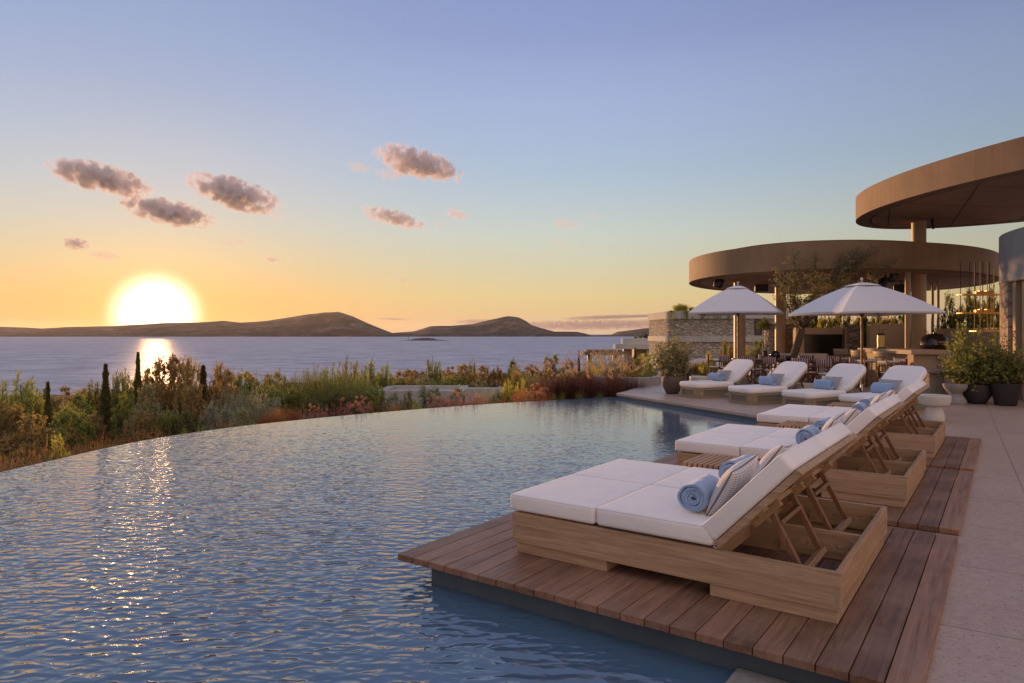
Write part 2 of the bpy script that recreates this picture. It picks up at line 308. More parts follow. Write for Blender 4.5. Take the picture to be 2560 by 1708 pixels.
# ------------------------------------------------------------------ mesh builder
class MB:
    def __init__(s): s.v = []; s.f = []; s.cuts = []
    def add(s, vs, fs, T=None):
        o = len(s.v); s.cuts.append((o, len(s.f)))
        if T is not None: vs = [T @ Vector(v) for v in vs]
        s.v += [tuple(v) for v in vs]; s.f += [tuple(i + o for i in f) for f in fs]; return s
    def box(s, x0, x1, y0, y1, z0, z1, T=None):
        v = [(x0, y0, z0), (x1, y0, z0), (x1, y1, z0), (x0, y1, z0), (x0, y0, z1), (x1, y0, z1), (x1, y1, z1), (x0, y1, z1)]
        f = [(3, 2, 1, 0), (4, 5, 6, 7), (0, 1, 5, 4), (1, 2, 6, 5), (2, 3, 7, 6), (3, 0, 4, 7)]
        return s.add(v, f, T)
    def beam(s, p, q, w, t, up=(0, 0, 1)):
        p, q = Vector(p), Vector(q); d = (q - p); L = d.length; d.normalize()
        a = Vector(up).cross(d)
        if a.length < 1e-4: a = Vector((1, 0, 0)).cross(d)
        a.normalize(); b = d.cross(a)
        T = Matrix((( d.x, a.x, b.x, p.x), (d.y, a.y, b.y, p.y), (d.z, a.z, b.z, p.z), (0, 0, 0, 1)))
        return s.box(0, L, -w / 2, w / 2, -t / 2, t / 2, T)
    def tube(s, pts, rads, n=8, cap=True):
        pts = [Vector(p) for p in pts]
        if isinstance(rads, (int, float)): rads = [rads] * len(pts)
        vs = []; fs = []; prev = None
        for i, p in enumerate(pts):
            d = (pts[min(i + 1, len(pts) - 1)] - pts[max(i - 1, 0)]).normalized()
            a = prev if prev is not None else (Vector((0, 0, 1)) if abs(d.z) < 0.9 else Vector((1, 0, 0)))
            a = (a - d * a.dot(d)).normalized(); prev = a; b = d.cross(a)
            for k in range(n):
                t = 2 * math.pi * k / n; vs.append(p + (a * math.cos(t) + b * math.sin(t)) * rads[i])
        for i in range(len(pts) - 1):
            for k in range(n):
                k2 = (k + 1) % n; fs.append((i * n + k, i * n + k2, (i + 1) * n + k2, (i + 1) * n + k))
        if cap:
            fs.append(tuple(range(n - 1, -1, -1))); fs.append(tuple((len(pts) - 1) * n + k for k in range(n)))
        return s.add(vs, fs)
    def lathe(s, prof, n=40, c=(0, 0, 0), cap=True, T=None):
        vs = []; fs = []
        for r, z in prof:
            for k in range(n):
                t = 2 * math.pi * k / n; vs.append((c[0] + r * math.cos(t), c[1] + r * math.sin(t), c[2] + z))
        for i in range(len(prof) - 1):
            for k in range(n):
                k2 = (k + 1) % n; fs.append((i * n + k, i * n + k2, (i + 1) * n + k2, (i + 1) * n + k))
        if cap:
            fs.append(tuple(range(n - 1, -1, -1))); fs.append(tuple((len(prof) - 1) * n + k for k in range(n)))
        return s.add(vs, fs, T)
    def prism(s, poly, z0, z1, T=None):
        n = len(poly); vs = [(p[0], p[1], z0) for p in poly] + [(p[0], p[1], z1) for p in poly]
        fs = [tuple(range(n - 1, -1, -1)), tuple(range(n, 2 * n))] + [(i, (i + 1) % n, n + (i + 1) % n, n + i) for i in range(n)]
        return s.add(vs, fs, T)
    def slab(s, poly, z0, z1, r, T=None, puff=0.0, seg=4, rings=5):
        # rounded-edge slab over a convex outline
        P = [Vector((p[0], p[1])) for p in poly]; n = len(P); c = sum(P, Vector((0, 0))) / n
        nrm = []
        for i in range(n):
            d = (P[(i + 1) % n] - P[i - 1]).normalized(); nrm.append(Vector((d.y, -d.x)))
        prof = []
        for k in range(seg + 1):
            a = math.pi / 2 * k / seg; prof.append((r * (1 - math.sin(a)), z0 + r * (1 - math.cos(a))))
        for k in range(seg + 1):
            a = math.pi / 2 * k / seg; prof.append((r * (1 - math.cos(a)), z1 - r * (1 - math.sin(a))))
        R_ = []
        for ins, z in prof: R_.append([(P[i].x - nrm[i].x * ins, P[i].y - nrm[i].y * ins, z) for i in range(n)])
        top = R_[-1]; out = list(R_)
        for k in range(0, rings + 1):
            f = .985 if k == 0 else 1 - k / (rings + 0.5)
            out.append([(c.x + (x - c.x) * f, c.y + (y - c.y) * f, z + puff * (1 - (f / .985) ** 3)) for x, y, z in top])
        bot = [[(c.x + (x - c.x) * 0.5, c.y + (y - c.y) * 0.5, z) for x, y, z in R_[0]]]
        out = bot + out
        vs = [v for ring in out for v in ring]; m_ = len(out)
        fs = [tuple(range(n - 1, -1, -1)), tuple((m_ - 1) * n + i for i in range(n))]
        for j in range(m_ - 1):
            for i in range(n): fs.append((j * n + i, j * n + (i + 1) % n, (j + 1) * n + (i + 1) % n, (j + 1) * n + i))
        return s.add(vs, fs, T)
    def split(s, name, mat, parent=None, **kw):
        cs = s.cuts + [(len(s.v), len(s.f))]; out = []
        for (v0, f0), (v1, f1) in zip(cs, cs[1:]):
            m_ = MB(); m_.v = s.v[v0:v1]; m_.f = [tuple(i - v0 for i in f) for f in s.f[f0:f1]]; out.append(m_.build(name, mat, parent, **kw))
        return out
    def build(s, name, mat, parent=None, smooth=False, bevel=0, angle=None):
        me = bpy.data.meshes.new(name); me.from_pydata(s.v, [], s.f); me.update()
        return link(name, me, mat, parent, smooth, bevel, angle)
def link(name, me, mat, parent=None, smooth=False, bevel=0, angle=None):
    if mat is not None: me.materials.append(mat)
    o = bpy.data.objects.new(name, me); COL.objects.link(o)
    if parent is not None: o.parent = parent
    if smooth or angle:
        me.polygons.foreach_set('use_smooth', [True] * len(me.polygons))
        if angle:
            try: me.set_sharp_from_angle(angle=R(angle))
            except Exception: pass
    if bevel:
        b = o.modifiers.new('bevel', 'BEVEL'); b.width = bevel; b.segments = 2; b.limit_method = 'ANGLE'; b.angle_limit = R(40)
    return o
def tag(o, label=None, cat=None, group=None, kind=None):
    if label: o['label'] = label
    if cat: o['category'] = cat
    if group: o['group'] = group
    if kind: o['kind'] = kind
    return o
def thing(name, loc=(0, 0, 0), rz=0.0, label=None, cat=None, group=None):
    o = bpy.data.objects.new(name, None); o.empty_display_size = 0.1; COL.objects.link(o)
    o.location = loc; o.rotation_euler = (0, 0, rz); return tag(o, label, cat, group)
def copy_tree(o, parent=None):
    c = o.copy(); COL.objects.link(c)
    if parent is not None: c.parent = parent
    for ch in list(o.children): copy_tree(ch, c)
    return c
def quadmesh(name, verts, quads, tris=False):
    me = bpy.data.meshes.new(name)
    k = quads.shape[1]
    me.vertices.add(len(verts)); me.vertices.foreach_set('co', verts.astype(np.float32).ravel())
    me.loops.add(quads.size); me.loops.foreach_set('vertex_index', quads.astype(np.int32).ravel())
    me.polygons.add(len(quads)); me.polygons.foreach_set('loop_start', np.arange(0, quads.size, k, dtype=np.int32))
    me.polygons.foreach_set('loop_total', np.full(len(quads), k, dtype=np.int32))
    me.update(calc_edges=True); return me
def rrect(x0, x1, y0, y1, r, n=6):
    pts = []
    for cx, cy, a0 in ((x1 - r, y1 - r, 0), (x0 + r, y1 - r, 90), (x0 + r, y0 + r, 180), (x1 - r, y0 + r, 270)):
        for k in range(n + 1):
            a = R(a0 + 90 * k / n); pts.append((cx + r * math.cos(a), cy + r * math.sin(a)))
    return pts
# ------------------------------------------------------------------ camera
cam = bpy.data.cameras.new('camera'); cam.sensor_width = 36; cam.lens = 36 * F / 2560; cam.shift_y = -(854 - HZ) / 2560
cam.clip_start = 0.05; cam.clip_end = 60000
co = bpy.data.objects.new('camera', cam); COL.objects.link(co); co.location = (0, 0, CAMZ); co.rotation_euler = (R(90), 0, 0)
SC.camera = co
SC.view_settings.view_transform = 'Standard'; SC.view_settings.look = 'None'; SC.view_settings.exposure = 0; SC.view_settings.gamma = 1
try:
    SC.cycles.sample_clamp_indirect = 1.6; SC.cycles.sample_clamp_direct = 22; SC.cycles.max_bounces = 6; SC.cycles.transparent_max_bounces = 8
    SC.cycles.diffuse_bounces = 3; SC.cycles.glossy_bounces = 3; SC.cycles.volume_bounces = 2; SC.cycles.volume_step_rate = 1.2
    SC.cycles.volume_max_steps = 96
except Exception: pass
# ------------------------------------------------------------------ sun and sky
SAZ, SEL = R(-27.5), R(1.45)          # azimuth from +Y towards +X, elevation
sd = Vector((math.sin(SAZ) * math.cos(SEL), math.cos(SAZ) * math.cos(SEL), math.sin(SEL)))
sun = bpy.data.lights.new('sun', 'SUN'); sun.energy = 5.0; sun.angle = R(1.6); sun.color = (1.0, 0.53, 0.22)
so = bpy.data.objects.new('sun', sun); COL.objects.link(so); so.rotation_euler = sd.to_track_quat('Z', 'Y').to_euler(); so.location = (-40, 70, 10)
W = bpy.data.worlds.new('World'); SC.world = W; W.use_nodes = True
nt = W.node_tree; n = nt.nodes; l = nt.links; n.clear()
tc = n.new('ShaderNodeTexCoord'); nv = n.new('ShaderNodeVectorMath'); nv.operation = 'NORMALIZE'; l.new(tc.outputs['Generated'], nv.inputs[0])
sx = n.new('ShaderNodeSeparateXYZ'); l.new(nv.outputs[0], sx.inputs[0])
el = math_n(n, l, 'ARCSINE', sx.outputs[2])
e01 = math_n(n, l, 'DIVIDE', el, math.pi / 2, clamp=True)
def s2l(c): return tuple(((x / 255) / 12.92 if x / 255 <= 0.04045 else ((x / 255 + 0.055) / 1.055) ** 2.4) for x in c)
d90 = lambda d: d / 90.0
# elevation profile well away from the sun; unseen overhead stops raised as fill
rA = ramp(n, [(d90(0.00), s2l((222, 186, 151))), (d90(1.50), s2l((230, 197, 147))), (d90(3.00), s2l((230, 207, 151))), (d90(5.65), s2l((216, 210, 180))), (d90(8.30), s2l((204, 212, 204))), (d90(10.90), s2l((189, 204, 213))), (d90(13.40), s2l((176, 196, 218))), (d90(16.00), s2l((171, 189, 220))), (d90(18.40), s2l((167, 183, 220))), (d90(20.90), s2l((160, 175, 217))), (d90(23.30), s2l((148, 163, 210))), (d90(27.00), s2l((139, 156, 205))), (d90(31.00), s2l((143, 159, 206))), (d90(40.00), s2l((158, 172, 212))), (1.0, s2l((172, 180, 208)))])
l.new(e01, rA.inputs[0])
# warm glow profile towards the sun
rB = ramp(n, [(d90(0.00), s2l((238, 168, 95))), (d90(1.50), s2l((243, 186, 110))), (d90(3.00), s2l((240, 196, 128))), (d90(5.70), s2l((226, 206, 164))), (d90(8.30), s2l((211, 207, 192))), (d90(10.90), s2l((199, 204, 208))), (d90(13.40), s2l((190, 199, 212))), (d90(16.00), s2l((179, 191, 213))), (d90(18.00), s2l((170, 184, 213))), (d90(20.50), s2l((162, 178, 212))), (d90(25.00), s2l((151, 168, 208))), (d90(40.00), s2l((140, 155, 204))), (1.0, s2l((150, 160, 200)))])
l.new(e01, rB.inputs[0])
gsun = Vector((math.sin(SAZ) * math.cos(R(1.3)), math.cos(SAZ) * math.cos(R(1.3)), math.sin(R(1.3))))
dt = n.new('ShaderNodeVectorMath'); dt.operation = 'DOT_PRODUCT'; l.new(nv.outputs[0], dt.inputs[0]); dt.inputs[1].default_value = gsun
ang = math_n(n, l, 'ARCCOSINE', math_n(n, l, 'MINIMUM', dt.outputs['Value'], 0.999999))
azd = n.new('ShaderNodeVectorMath'); azd.operation = 'DOT_PRODUCT'
hz = n.new('ShaderNodeCombineXYZ'); l.new(sx.outputs[0], hz.inputs[0]); l.new(sx.outputs[1], hz.inputs[1])
hn = n.new('ShaderNodeVectorMath'); hn.operation = 'NORMALIZE'; l.new(hz.outputs[0], hn.inputs[0]); l.new(hn.outputs[0], azd.inputs[0])
azd.inputs[1].default_value = (math.sin(SAZ), math.cos(SAZ), 0)
azang = math_n(n, l, 'ARCCOSINE', math_n(n, l, 'MINIMUM', azd.outputs['Value'], 0.999999))
wf = math_n(n, l, 'POWER', 2.71828, math_n(n, l, 'MULTIPLY', math_n(n, l, 'POWER', math_n(n, l, 'DIVIDE', azang, R(17)), 2.0), -1.0))
sky = mixc(n, l, wf, rA.outputs[0], rB.outputs[0])
# the sky darkens to the right, raised pink behind the viewer, unseen, as added fill
dk = n.new('ShaderNodeMapRange'); dk.interpolation_type = 'SMOOTHSTEP'; l.new(azang, dk.inputs['Value'])
dk.inputs['From Min'].default_value = R(28); dk.inputs['From Max'].default_value = R(85); dk.inputs['To Min'].default_value = 1.0; dk.inputs['To Max'].default_value = 0.62
sc_ = n.new('ShaderNodeVectorMath'); sc_.operation = 'SCALE'; l.new(sky, sc_.inputs[0]); l.new(dk.outputs[0], sc_.inputs['Scale'])
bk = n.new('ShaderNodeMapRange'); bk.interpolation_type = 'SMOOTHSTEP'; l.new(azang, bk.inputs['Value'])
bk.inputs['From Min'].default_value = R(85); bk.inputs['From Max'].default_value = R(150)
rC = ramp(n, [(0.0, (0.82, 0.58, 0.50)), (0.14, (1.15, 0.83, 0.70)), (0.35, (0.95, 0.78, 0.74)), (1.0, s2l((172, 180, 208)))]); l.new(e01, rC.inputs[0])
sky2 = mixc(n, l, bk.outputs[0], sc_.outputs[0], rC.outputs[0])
# low sun: saturated disc and aureole
mr = n.new('ShaderNodeMapRange'); mr.interpolation_type = 'SMOOTHERSTEP'; l.new(ang, mr.inputs['Value']); mr.inputs['From Min'].default_value = R(3.95); mr.inputs['From Max'].default_value = R(0.6)
g1 = math_n(n, l, 'MULTIPLY', mr.outputs[0], 2.6)
g2 = math_n(n, l, 'MULTIPLY', math_n(n, l, 'POWER', 2.71828, math_n(n, l, 'MULTIPLY', math_n(n, l, 'DIVIDE', ang, R(3.8)), -1.0)), 0.34)
g3 = math_n(n, l, 'MULTIPLY', math_n(n, l, 'POWER', 2.71828, math_n(n, l, 'MULTIPLY', math_n(n, l, 'DIVIDE', ang, R(11)), -1.0)), 0.0)
def vsc(c, f):
    v = n.new('ShaderNodeVectorMath'); v.operation = 'SCALE'; v.inputs[0].default_value = c; l.new(f, v.inputs['Scale']); return v.outputs[0]
def vadd(a, b):
    v = n.new('ShaderNodeVectorMath'); v.operation = 'ADD'; l.new(a, v.inputs[0]); l.new(b, v.inputs[1]); return v.outputs[0]
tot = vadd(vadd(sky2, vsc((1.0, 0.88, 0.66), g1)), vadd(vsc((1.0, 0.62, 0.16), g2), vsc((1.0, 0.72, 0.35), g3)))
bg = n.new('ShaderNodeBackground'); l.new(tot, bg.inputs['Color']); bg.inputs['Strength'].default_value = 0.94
st = n.new('ShaderNodeTexSky'); st.sky_type = 'NISHITA'; st.sun_disc = False; st.sun_elevation = SEL; st.sun_rotation = SAZ; st.air_density = 1.5; st.dust_density = 2.0
b2 = n.new('ShaderNodeBackground'); l.new(st.outputs[0], b2.inputs['Color']); b2.inputs['Strength'].default_value = 0.012
ad = n.new('ShaderNodeAddShader'); l.new(bg.outputs[0], ad.inputs[0]); l.new(b2.outputs[0], ad.inputs[1])
wo = n.new('ShaderNodeOutputWorld'); l.new(ad.outputs[0], wo.inputs['Surface'])
W.cycles.sampling_method = 'MANUAL'; W.cycles.sample_map_resolution = 2048

# ------------------------------------------------------------------ pool outline, terrace outline
WZ = -0.13
edge = [gp(px, py, WZ) for px, py in ((0, 1181), (153, 1146), (283, 1116.5), (402, 1094), (536, 1074.4), (670, 1058), (900, 1035.5), (1104, 1018.7), (1240, 1009), (1393.6, 1000), (1547, 992))]
edge = [(p.x, p.y) for p in edge]
left_edge = [(-4.6, -5.0), (-5.4, -2.0), (-5.95, 1.0), (-6.25, 3.5), (-6.42, 6.0), (-6.44, 7.5)]
def smooth_line(pts, n=8):
    out = []
    for i in range(len(pts) - 1):
        p0 = pts[max(i - 1, 0)]; p1 = pts[i]; p2 = pts[i + 1]; p3 = pts[min(i + 2, len(pts) - 1)]
        for k in range(n):
            t = k / n
            out.append(tuple(0.5 * ((2 * p1[j]) + (-p0[j] + p2[j]) * t + (2 * p0[j] - 5 * p1[j] + 4 * p2[j] - p3[j]) * t * t + (-p0[j] + 3 * p1[j] - 3 * p2[j] + p3[j]) * t ** 3) for j in (0, 1)))
    out.append(pts[-1]); return out
rim = smooth_line(left_edge + edge)
TIP = (2.80, 18.35)
CO1 = (4.79, 13.41)
W0 = UP(0.26, 0.10); W1 = UP(0.26, 9.3); 
# coping line meets the back line of the decks
dirc = Vector((CO1[0] - TIP[0], CO1[1] - TIP[1])).normalized()
def isect(p, d, q, e):
    den = d.x * e.y - d.y * e.x; t = ((q.x - p.x) * e.y - (q.y - p.y) * e.x) / den; return p + d * t
CQ = isect(Vector(CO1), dirc, Vector((W1.x, W1.y)), Vector((U2.x, U2.y)))
E0 = UP(3.02, 0.10); E1 = UP(3.02, -9.0)
pool_poly = rim + [(TIP[0] + 0.3, TIP[1] + 0.3), (CO1[0] + .15, CO1[1]), (CQ.x + .1, CQ.y + .05), (W1.x + .3, W1.y), (W0.x + 0.3, W0.y + 0.2), (E0.x + 0.1, E0.y + .2), (E1.x + 0.2, E1.y)]
mb = MB(); nP = len(pool_poly)
mb.add([(x, y, WZ) for x, y in pool_poly], [tuple(range(nP))[::-1]])
o = mb.build('pool_water', M['poolwater']); tag(o, kind='structure')
o.data.update()
if o.data.polygons[0].normal.z < 0: o.data.flip_normals()
# outer face of the infinity edge and catch gutter
mb = MB()
for i in range(len(rim) - 1):
    a, b = Vector((*rim[i], 0)), Vector((*rim[i + 1], 0)); d = (b - a).normalized(); nn_ = Vector((-d.y, d.x, 0))
    a2, b2_ = a + nn_ * 0.012, b + nn_ * 0.012
    a3, b3 = a + nn_ * 0.10, b + nn_ * 0.10
    mb.add([(a.x, a.y, WZ - .004), (b.x, b.y, WZ - .004), (b2_.x, b2_.y, WZ - .006), (a2.x, a2.y, WZ - .006), (b3.x, b3.y, -1.6), (a3.x, a3.y, -1.6)], [(0, 1, 2, 3), (3, 2, 4, 5)])
tag(mb.build('pool_wall', M['poolwall'], smooth=True, angle=40), kind='structure')
# terrace: paving top and edge
terr = [TIP, (3.05, 17.75), (CO1[0], CO1[1]), (CQ.x, CQ.y), (W1.x, W1.y), (W0.x, W0.y), (E0.x, E0.y), (E1.x, E1.y), (30, -9), (60, -9), (60, 44), (12, 44), (7.5, 34), (5.6, 27), (4.55, 22.4), (3.75, 20.4), (3.2, 19.1)]
mb = MB(); mb.prism(terr, -0.065, 0.0); tag(mb.build('terrace_paving', M['paving'], bevel=0.008), kind='structure')
c_ = Vector((9, 12))
mb = MB()
inner = []
for x, y in terr:
    d = Vector((x, y)) - c_; inner.append((x - d.x / d.length * 0.03, y - d.y / d.length * 0.03))
mb.prism(inner, -1.7, -0.066); tag(mb.build('terrace_base', M['poolwall']), kind='structure')
mb = MB()
for a, b in ((W1, W0), (W0, E0), (E0, E1)):
    d = (b - a).normalized(); nn_ = Vector((d.y, -d.x, 0)) * 0.015
    nn_ = nn_ if (a - Vector((9, 12, 0)) + nn_).length > (a - Vector((9, 12, 0))).length else -nn_
    q = [a + nn_ - d * .015, b + nn_ + d * .015, b - nn_, a - nn_]
    mb.prism([(v.x, v.y) for v in q], -1.6, 0.004)
tag(mb.build('pool_inner_wall', M['poolwall']), kind='structure')
# stone step in the water beside the near deck corner
mb = MB(); q = [UP(2.36, .08), UP(2.98, .08), UP(2.98, -.62), UP(2.36, -.62)]; mb.prism([(v.x, v.y) for v in q], -1.0, -0.105)
tag(mb.build('pool_step', M['stone' if False else 'greystone'], bevel=0.01), 'dark wet stone step in the pool under the near deck corner', 'pool step')

# ------------------------------------------------------------------ decks
def make_deck():
    t = thing('timber_deck', (DA.x, DA.y, 0.0), -TH)
    mb = MB(); w = 3.183 / 22
    for i in range(22):
        g = 0.0028
        dz = rng.uniform(-.0012, .0012); e0 = rng.uniform(-.002, .002)
        mb.box(i * w + g, (i + 1) * w - g, e0, 2.81 + e0, 0.006 + dz, 0.05 + dz)
    mb.build('planks', M['deck'], t, bevel=0.004)
    mb = MB()
    for y in (0.32, 1.0, 1.75, 2.5): mb.box(0.30, 3.1, y, y + 0.06, 0.0005, 0.0055)
    mb.build('joists', M['black'], t)
    return t
deck0 = make_deck()
dl_ = ['reddish timber deck nearest the camera, cantilevered over the pool under the closest daybed', 'timber deck in the middle of the row, under the second daybed', 'farthest timber deck of the row, under the third daybed']
for k in range(3):
    d = deck0 if k == 0 else copy_tree(deck0)
    d.location = UP(0, 3.005 * k, 0); tag(d, dl_[k], 'deck', 'timber decks along the pool')

# ------------------------------------------------------------------ sea, land, hills
SEAZ = -15.0
mb = MB(); S = 12000
mb.add([(-S, 40, SEAZ), (S, 40, SEAZ), (S, S, SEAZ), (-S, S, SEAZ)], [(0, 1, 2, 3)])
tag(mb.build('sea', M['sea']), kind='structure')
redge = [((x / y), y) for x, y in edge]
def yedge(r):
    if r <= redge[0][0]: return 8.5
    for i in range(len(redge) - 1):
        if redge[i][0] <= r <= redge[i + 1][0]:
            t = (r - redge[i][0]) / (redge[i + 1][0] - redge[i][0]); return redge[i][1] * (1 - t) + redge[i + 1][1] * t
    return 19.0
def interp(x, pts):
    if x <= pts[0][0]: return pts[0][1]
    for (a, b), (c, d) in zip(pts, pts[1:]):
        if x <= c: return b + (d - b) * (x - a) / (c - a)
    return pts[-1][1]
def terrain(x, y):
    if y < 3: y_ = 3
    else: y_ = y
    r = x / y_
    L = interp(r, [(-1.2, 1010), (-.75, 1004), (-.5, 985), (-.3, 962), (-.1, 941), (.05, 934), (.2, 926), (.5, 905), (1, 890)])
    Yr = 55.0
    zr = CAMZ - (L - HZ) / F * Yr
    if y <= Yr:
        t = max(0, (y - 12) / (Yr - 12)); z = -0.88 * (1 - t) + zr * t
    else:
        t = min(1, (y - Yr) / 70); z = zr + (-17.5 - zr) * (t * t * (3 - 2 * t))
        if x > 18: # the headland with the villa carries on
            f = min(1, (x - 18) / 14); z = z * (1 - f) + (-1.6 - (y - Yr) * 0.03) * f
    if x < -7 and y < 20: z = min(z, -0.88 - (-7 - x) * 0.05)
    z += 0.10 * math.sin(x * .9 + 1.3 * math.sin(y * .33)) + .08 * math.sin(y * .8 + x * .35)
    return z
gxs = np.concatenate([np.arange(-150, -30, 6), np.arange(-30, 32, 0.8), np.arange(32, 200, 6)]); gys = np.concatenate([np.arange(-10, 70, 0.8), np.arange(70, 200, 4)])
vs = []; 
for y in gys:
    for x in gxs:
        z = terrain(x, y)
        z += rng.uniform(-.05, .05)
        # stays below pool and terrace
        vs.append((x, y, z))
vs = np.array(vs); nx = len(gxs); ny = len(gys)
ii, jj_ = np.meshgrid(np.arange(ny - 1), np.arange(nx - 1), indexing='ij')
a = (ii * nx + jj_).ravel(); q = np.stack([a, a + 1, a + nx + 1, a + nx], 1)
me = quadmesh('ground', vs, q); tag(link('ground', me, M['ground'], smooth=True), kind='structure')

def hill(name, sky_pts, Yb, Yr, seed, base_px=842):
    st_ = np.random.RandomState(seed)
    xs = np.arange(sky_pts[0][0], sky_pts[-1][0] + 1, 4.0)
    rows = 22
    K = 40; fx = st_.uniform(.002, .03, K); fy = st_.uniform(.002, .03, K); ph = st_.uniform(0, 6.28, K); am = 1 / (fx + fy); am = am / am.sum() * 3.2
    def nz(x, y): return sum(am[k] * math.sin(fx[k] * x + fy[k] * y + ph[k]) for k in range(K))
    V = []
    for j in range(rows):
        t = j / (rows - 6)
        Y = Yb + (Yr - Yb) * t
        for px in xs:
            top = gz(interp(px, sky_pts), Yr) - SEAZ
            top = max(top, 0.5)
            X = gx(px, Yr) * (0.75 + .25 * min(t, 1.5)) + 0.25 * gx(px, Yb)
            if t <= 1:
                f = math.sin(t * math.pi / 2) ** 0.85
                z = SEAZ - 2 + (top + 2) * f
                amp = top * 0.11 * min(1, t * 3)
                z += nz(X, Y * 1.6) * amp * (1 - t ** 6)
                if t > 0.98: z += abs(nz(X * 3, 7)) * 1.2
            else:
                z = SEAZ + top * max(-.2, 1 - (t - 1) * 3.0)
            V.append((X, Y + nz(X, Y) * 25 * min(1, t), z))
    V = np.array(V); nx = len(xs)
    ii, jj_ = np.meshgrid(np.arange(rows - 1), np.arange(nx - 1), indexing='ij')
    a = (ii * nx + jj_).ravel(); q = np.stack([a, a + 1, a + nx + 1, a + nx], 1)
    return tag(link(name, quadmesh(name, V, q), M['hill'], smooth=True), kind='structure')
hill('hills', [(-900, 800), (-400, 790), (-120, 792), (0, 796.5), (92.6, 805.7), (163, 815), (272, 819), (305, 821.5), (354, 818), (452, 815.5), (545, 809.5), (626, 806.8), (681, 802), (719, 806.8), (773.5, 803), (833, 792), (870, 787), (893, 782), (920.5, 780), (948, 791), (975, 805.7), (1007.7, 822), (1032, 833), (1060, 839), (1080, 842)], 3550, 4300, 3)
hill('hills', [(985, 842), (1010, 836), (1033, 832.5), (1075.7, 828.8), (1109.8, 816.8), (1150.6, 815), (1198, 811), (1229, 802.5), (1256, 795.7), (1273, 792.7), (1295, 795), (1310.6, 804), (1320.8, 813.4), (1341, 821), (1368.5, 829.8), (1416, 830), (1429.7, 833.2), (1445, 838.5), (1490, 839), (1500, 842)], 3600, 4500, 5)
hill('hills', [(1420, 841.5), (1460, 838.5), (1491, 837), (1504.6, 829.8), (1538.7, 824.7), (1566, 820.6), (1606.8, 824.7), (1654, 829.8), (1760, 826), (1900, 830), (2200, 838)], 3700, 5200, 8)
# wooded rocky islet
mb = MB(); c = gp(1066, 851.5, SEAZ); pts_ = 60; V = []; Fq = []
L_ = 1494 / F * 68
rows = 7
for j in range(rows):
    for i in range(pts_):
        t = i / (pts_ - 1) * 2 - 1; s = j / (rows - 1) * 2 - 1
        h = max(0, 1 - abs(t) ** 1.6) * (1 - s * s) * 3.2
        h += max(0, 1 - abs(t + .1) ** 2 * 3) * (1 - s * s) * (2.0 + 3.0 * abs(math.sin(i * 1.7 + j)) * rng.random())
        V.append((c.x + t * L_, c.y + s * 34 * (1 - t * t * .7), SEAZ - .2 + h))
for j in range(rows - 1):
    for i in range(pts_ - 1): Fq.append((j * pts_ + i, j * pts_ + i + 1, (j + 1) * pts_ + i + 1, (j + 1) * pts_ + i))
mb.add(V, Fq); tag(mb.build('islet', M['islet'], smooth=True), kind='structure')
pc = Vector((c.x - L_ * .72, c.y, SEAZ)); mb = MB(); mb.tube([pc, pc + Vector((0, 0, 9))], [.5, .35], 6); mb.lathe([(.9, 8.4), (.9, 9.6), (.3, 10.2)], 8, pc)
tag(mb.build('beacon_post', M['black']), 'thin beacon post at the left end of the dark islet', 'beacon')

# ------------------------------------------------------------------ clouds (real volumes far out over the bay)
def cloudmat(name, seed, dens, wisp, sx_, sz_, col=(0.99, 0.90, 0.86), ani=0.15):
    m, nt, n, l = new_mat(name)
    tc = n.new('ShaderNodeTexCoord'); mp = n.new('ShaderNodeMapping'); l.new(tc.outputs['Object'], mp.inputs['Vector'])
    ln_ = n.new('ShaderNodeVectorMath'); ln_.operation = 'LENGTH'; l.new(tc.outputs['Object'], ln_.inputs[0])
    mp.inputs['Location'].default_value = (seed * 3.7, seed * 1.3, seed * 2.1)
    mp.inputs['Scale'].default_value = (sx_ / sz_, 1.0, 1.0)
    ns = noise(n, l, mp.outputs[0], 1.9, 7, 0.66, 0.25)
    d = math_n(n, l, 'SUBTRACT', math_n(n, l, 'ADD', math_n(n, l, 'SUBTRACT', 0.85, math_n(n, l, 'MULTIPLY', ln_.outputs['Value'], 1.05)), math_n(n, l, 'MULTIPLY', math_n(n, l, 'SUBTRACT', ns, 0.5), 5.2)), wisp)
    d = math_n(n, l, 'MULTIPLY', d, 2.5, clamp=True)
    ed = math_n(n, l, 'MULTIPLY', math_n(n, l, 'SUBTRACT', 1.0, ln_.outputs['Value']), 6.0, clamp=True)
    d = math_n(n, l, 'MULTIPLY', math_n(n, l, 'MULTIPLY', d, ed), dens * 1.25)
    pv = n.new('ShaderNodeVolumePrincipled'); pv.inputs['Color'].default_value = (*col, 1); pv.inputs['Anisotropy'].default_value = ani
    l.new(d, pv.inputs['Density'])
    o = n.new('ShaderNodeOutputMaterial'); l.new(pv.outputs[0], o.inputs['Volume'])
    return m
CY = 3000.0
mpp = CY / F
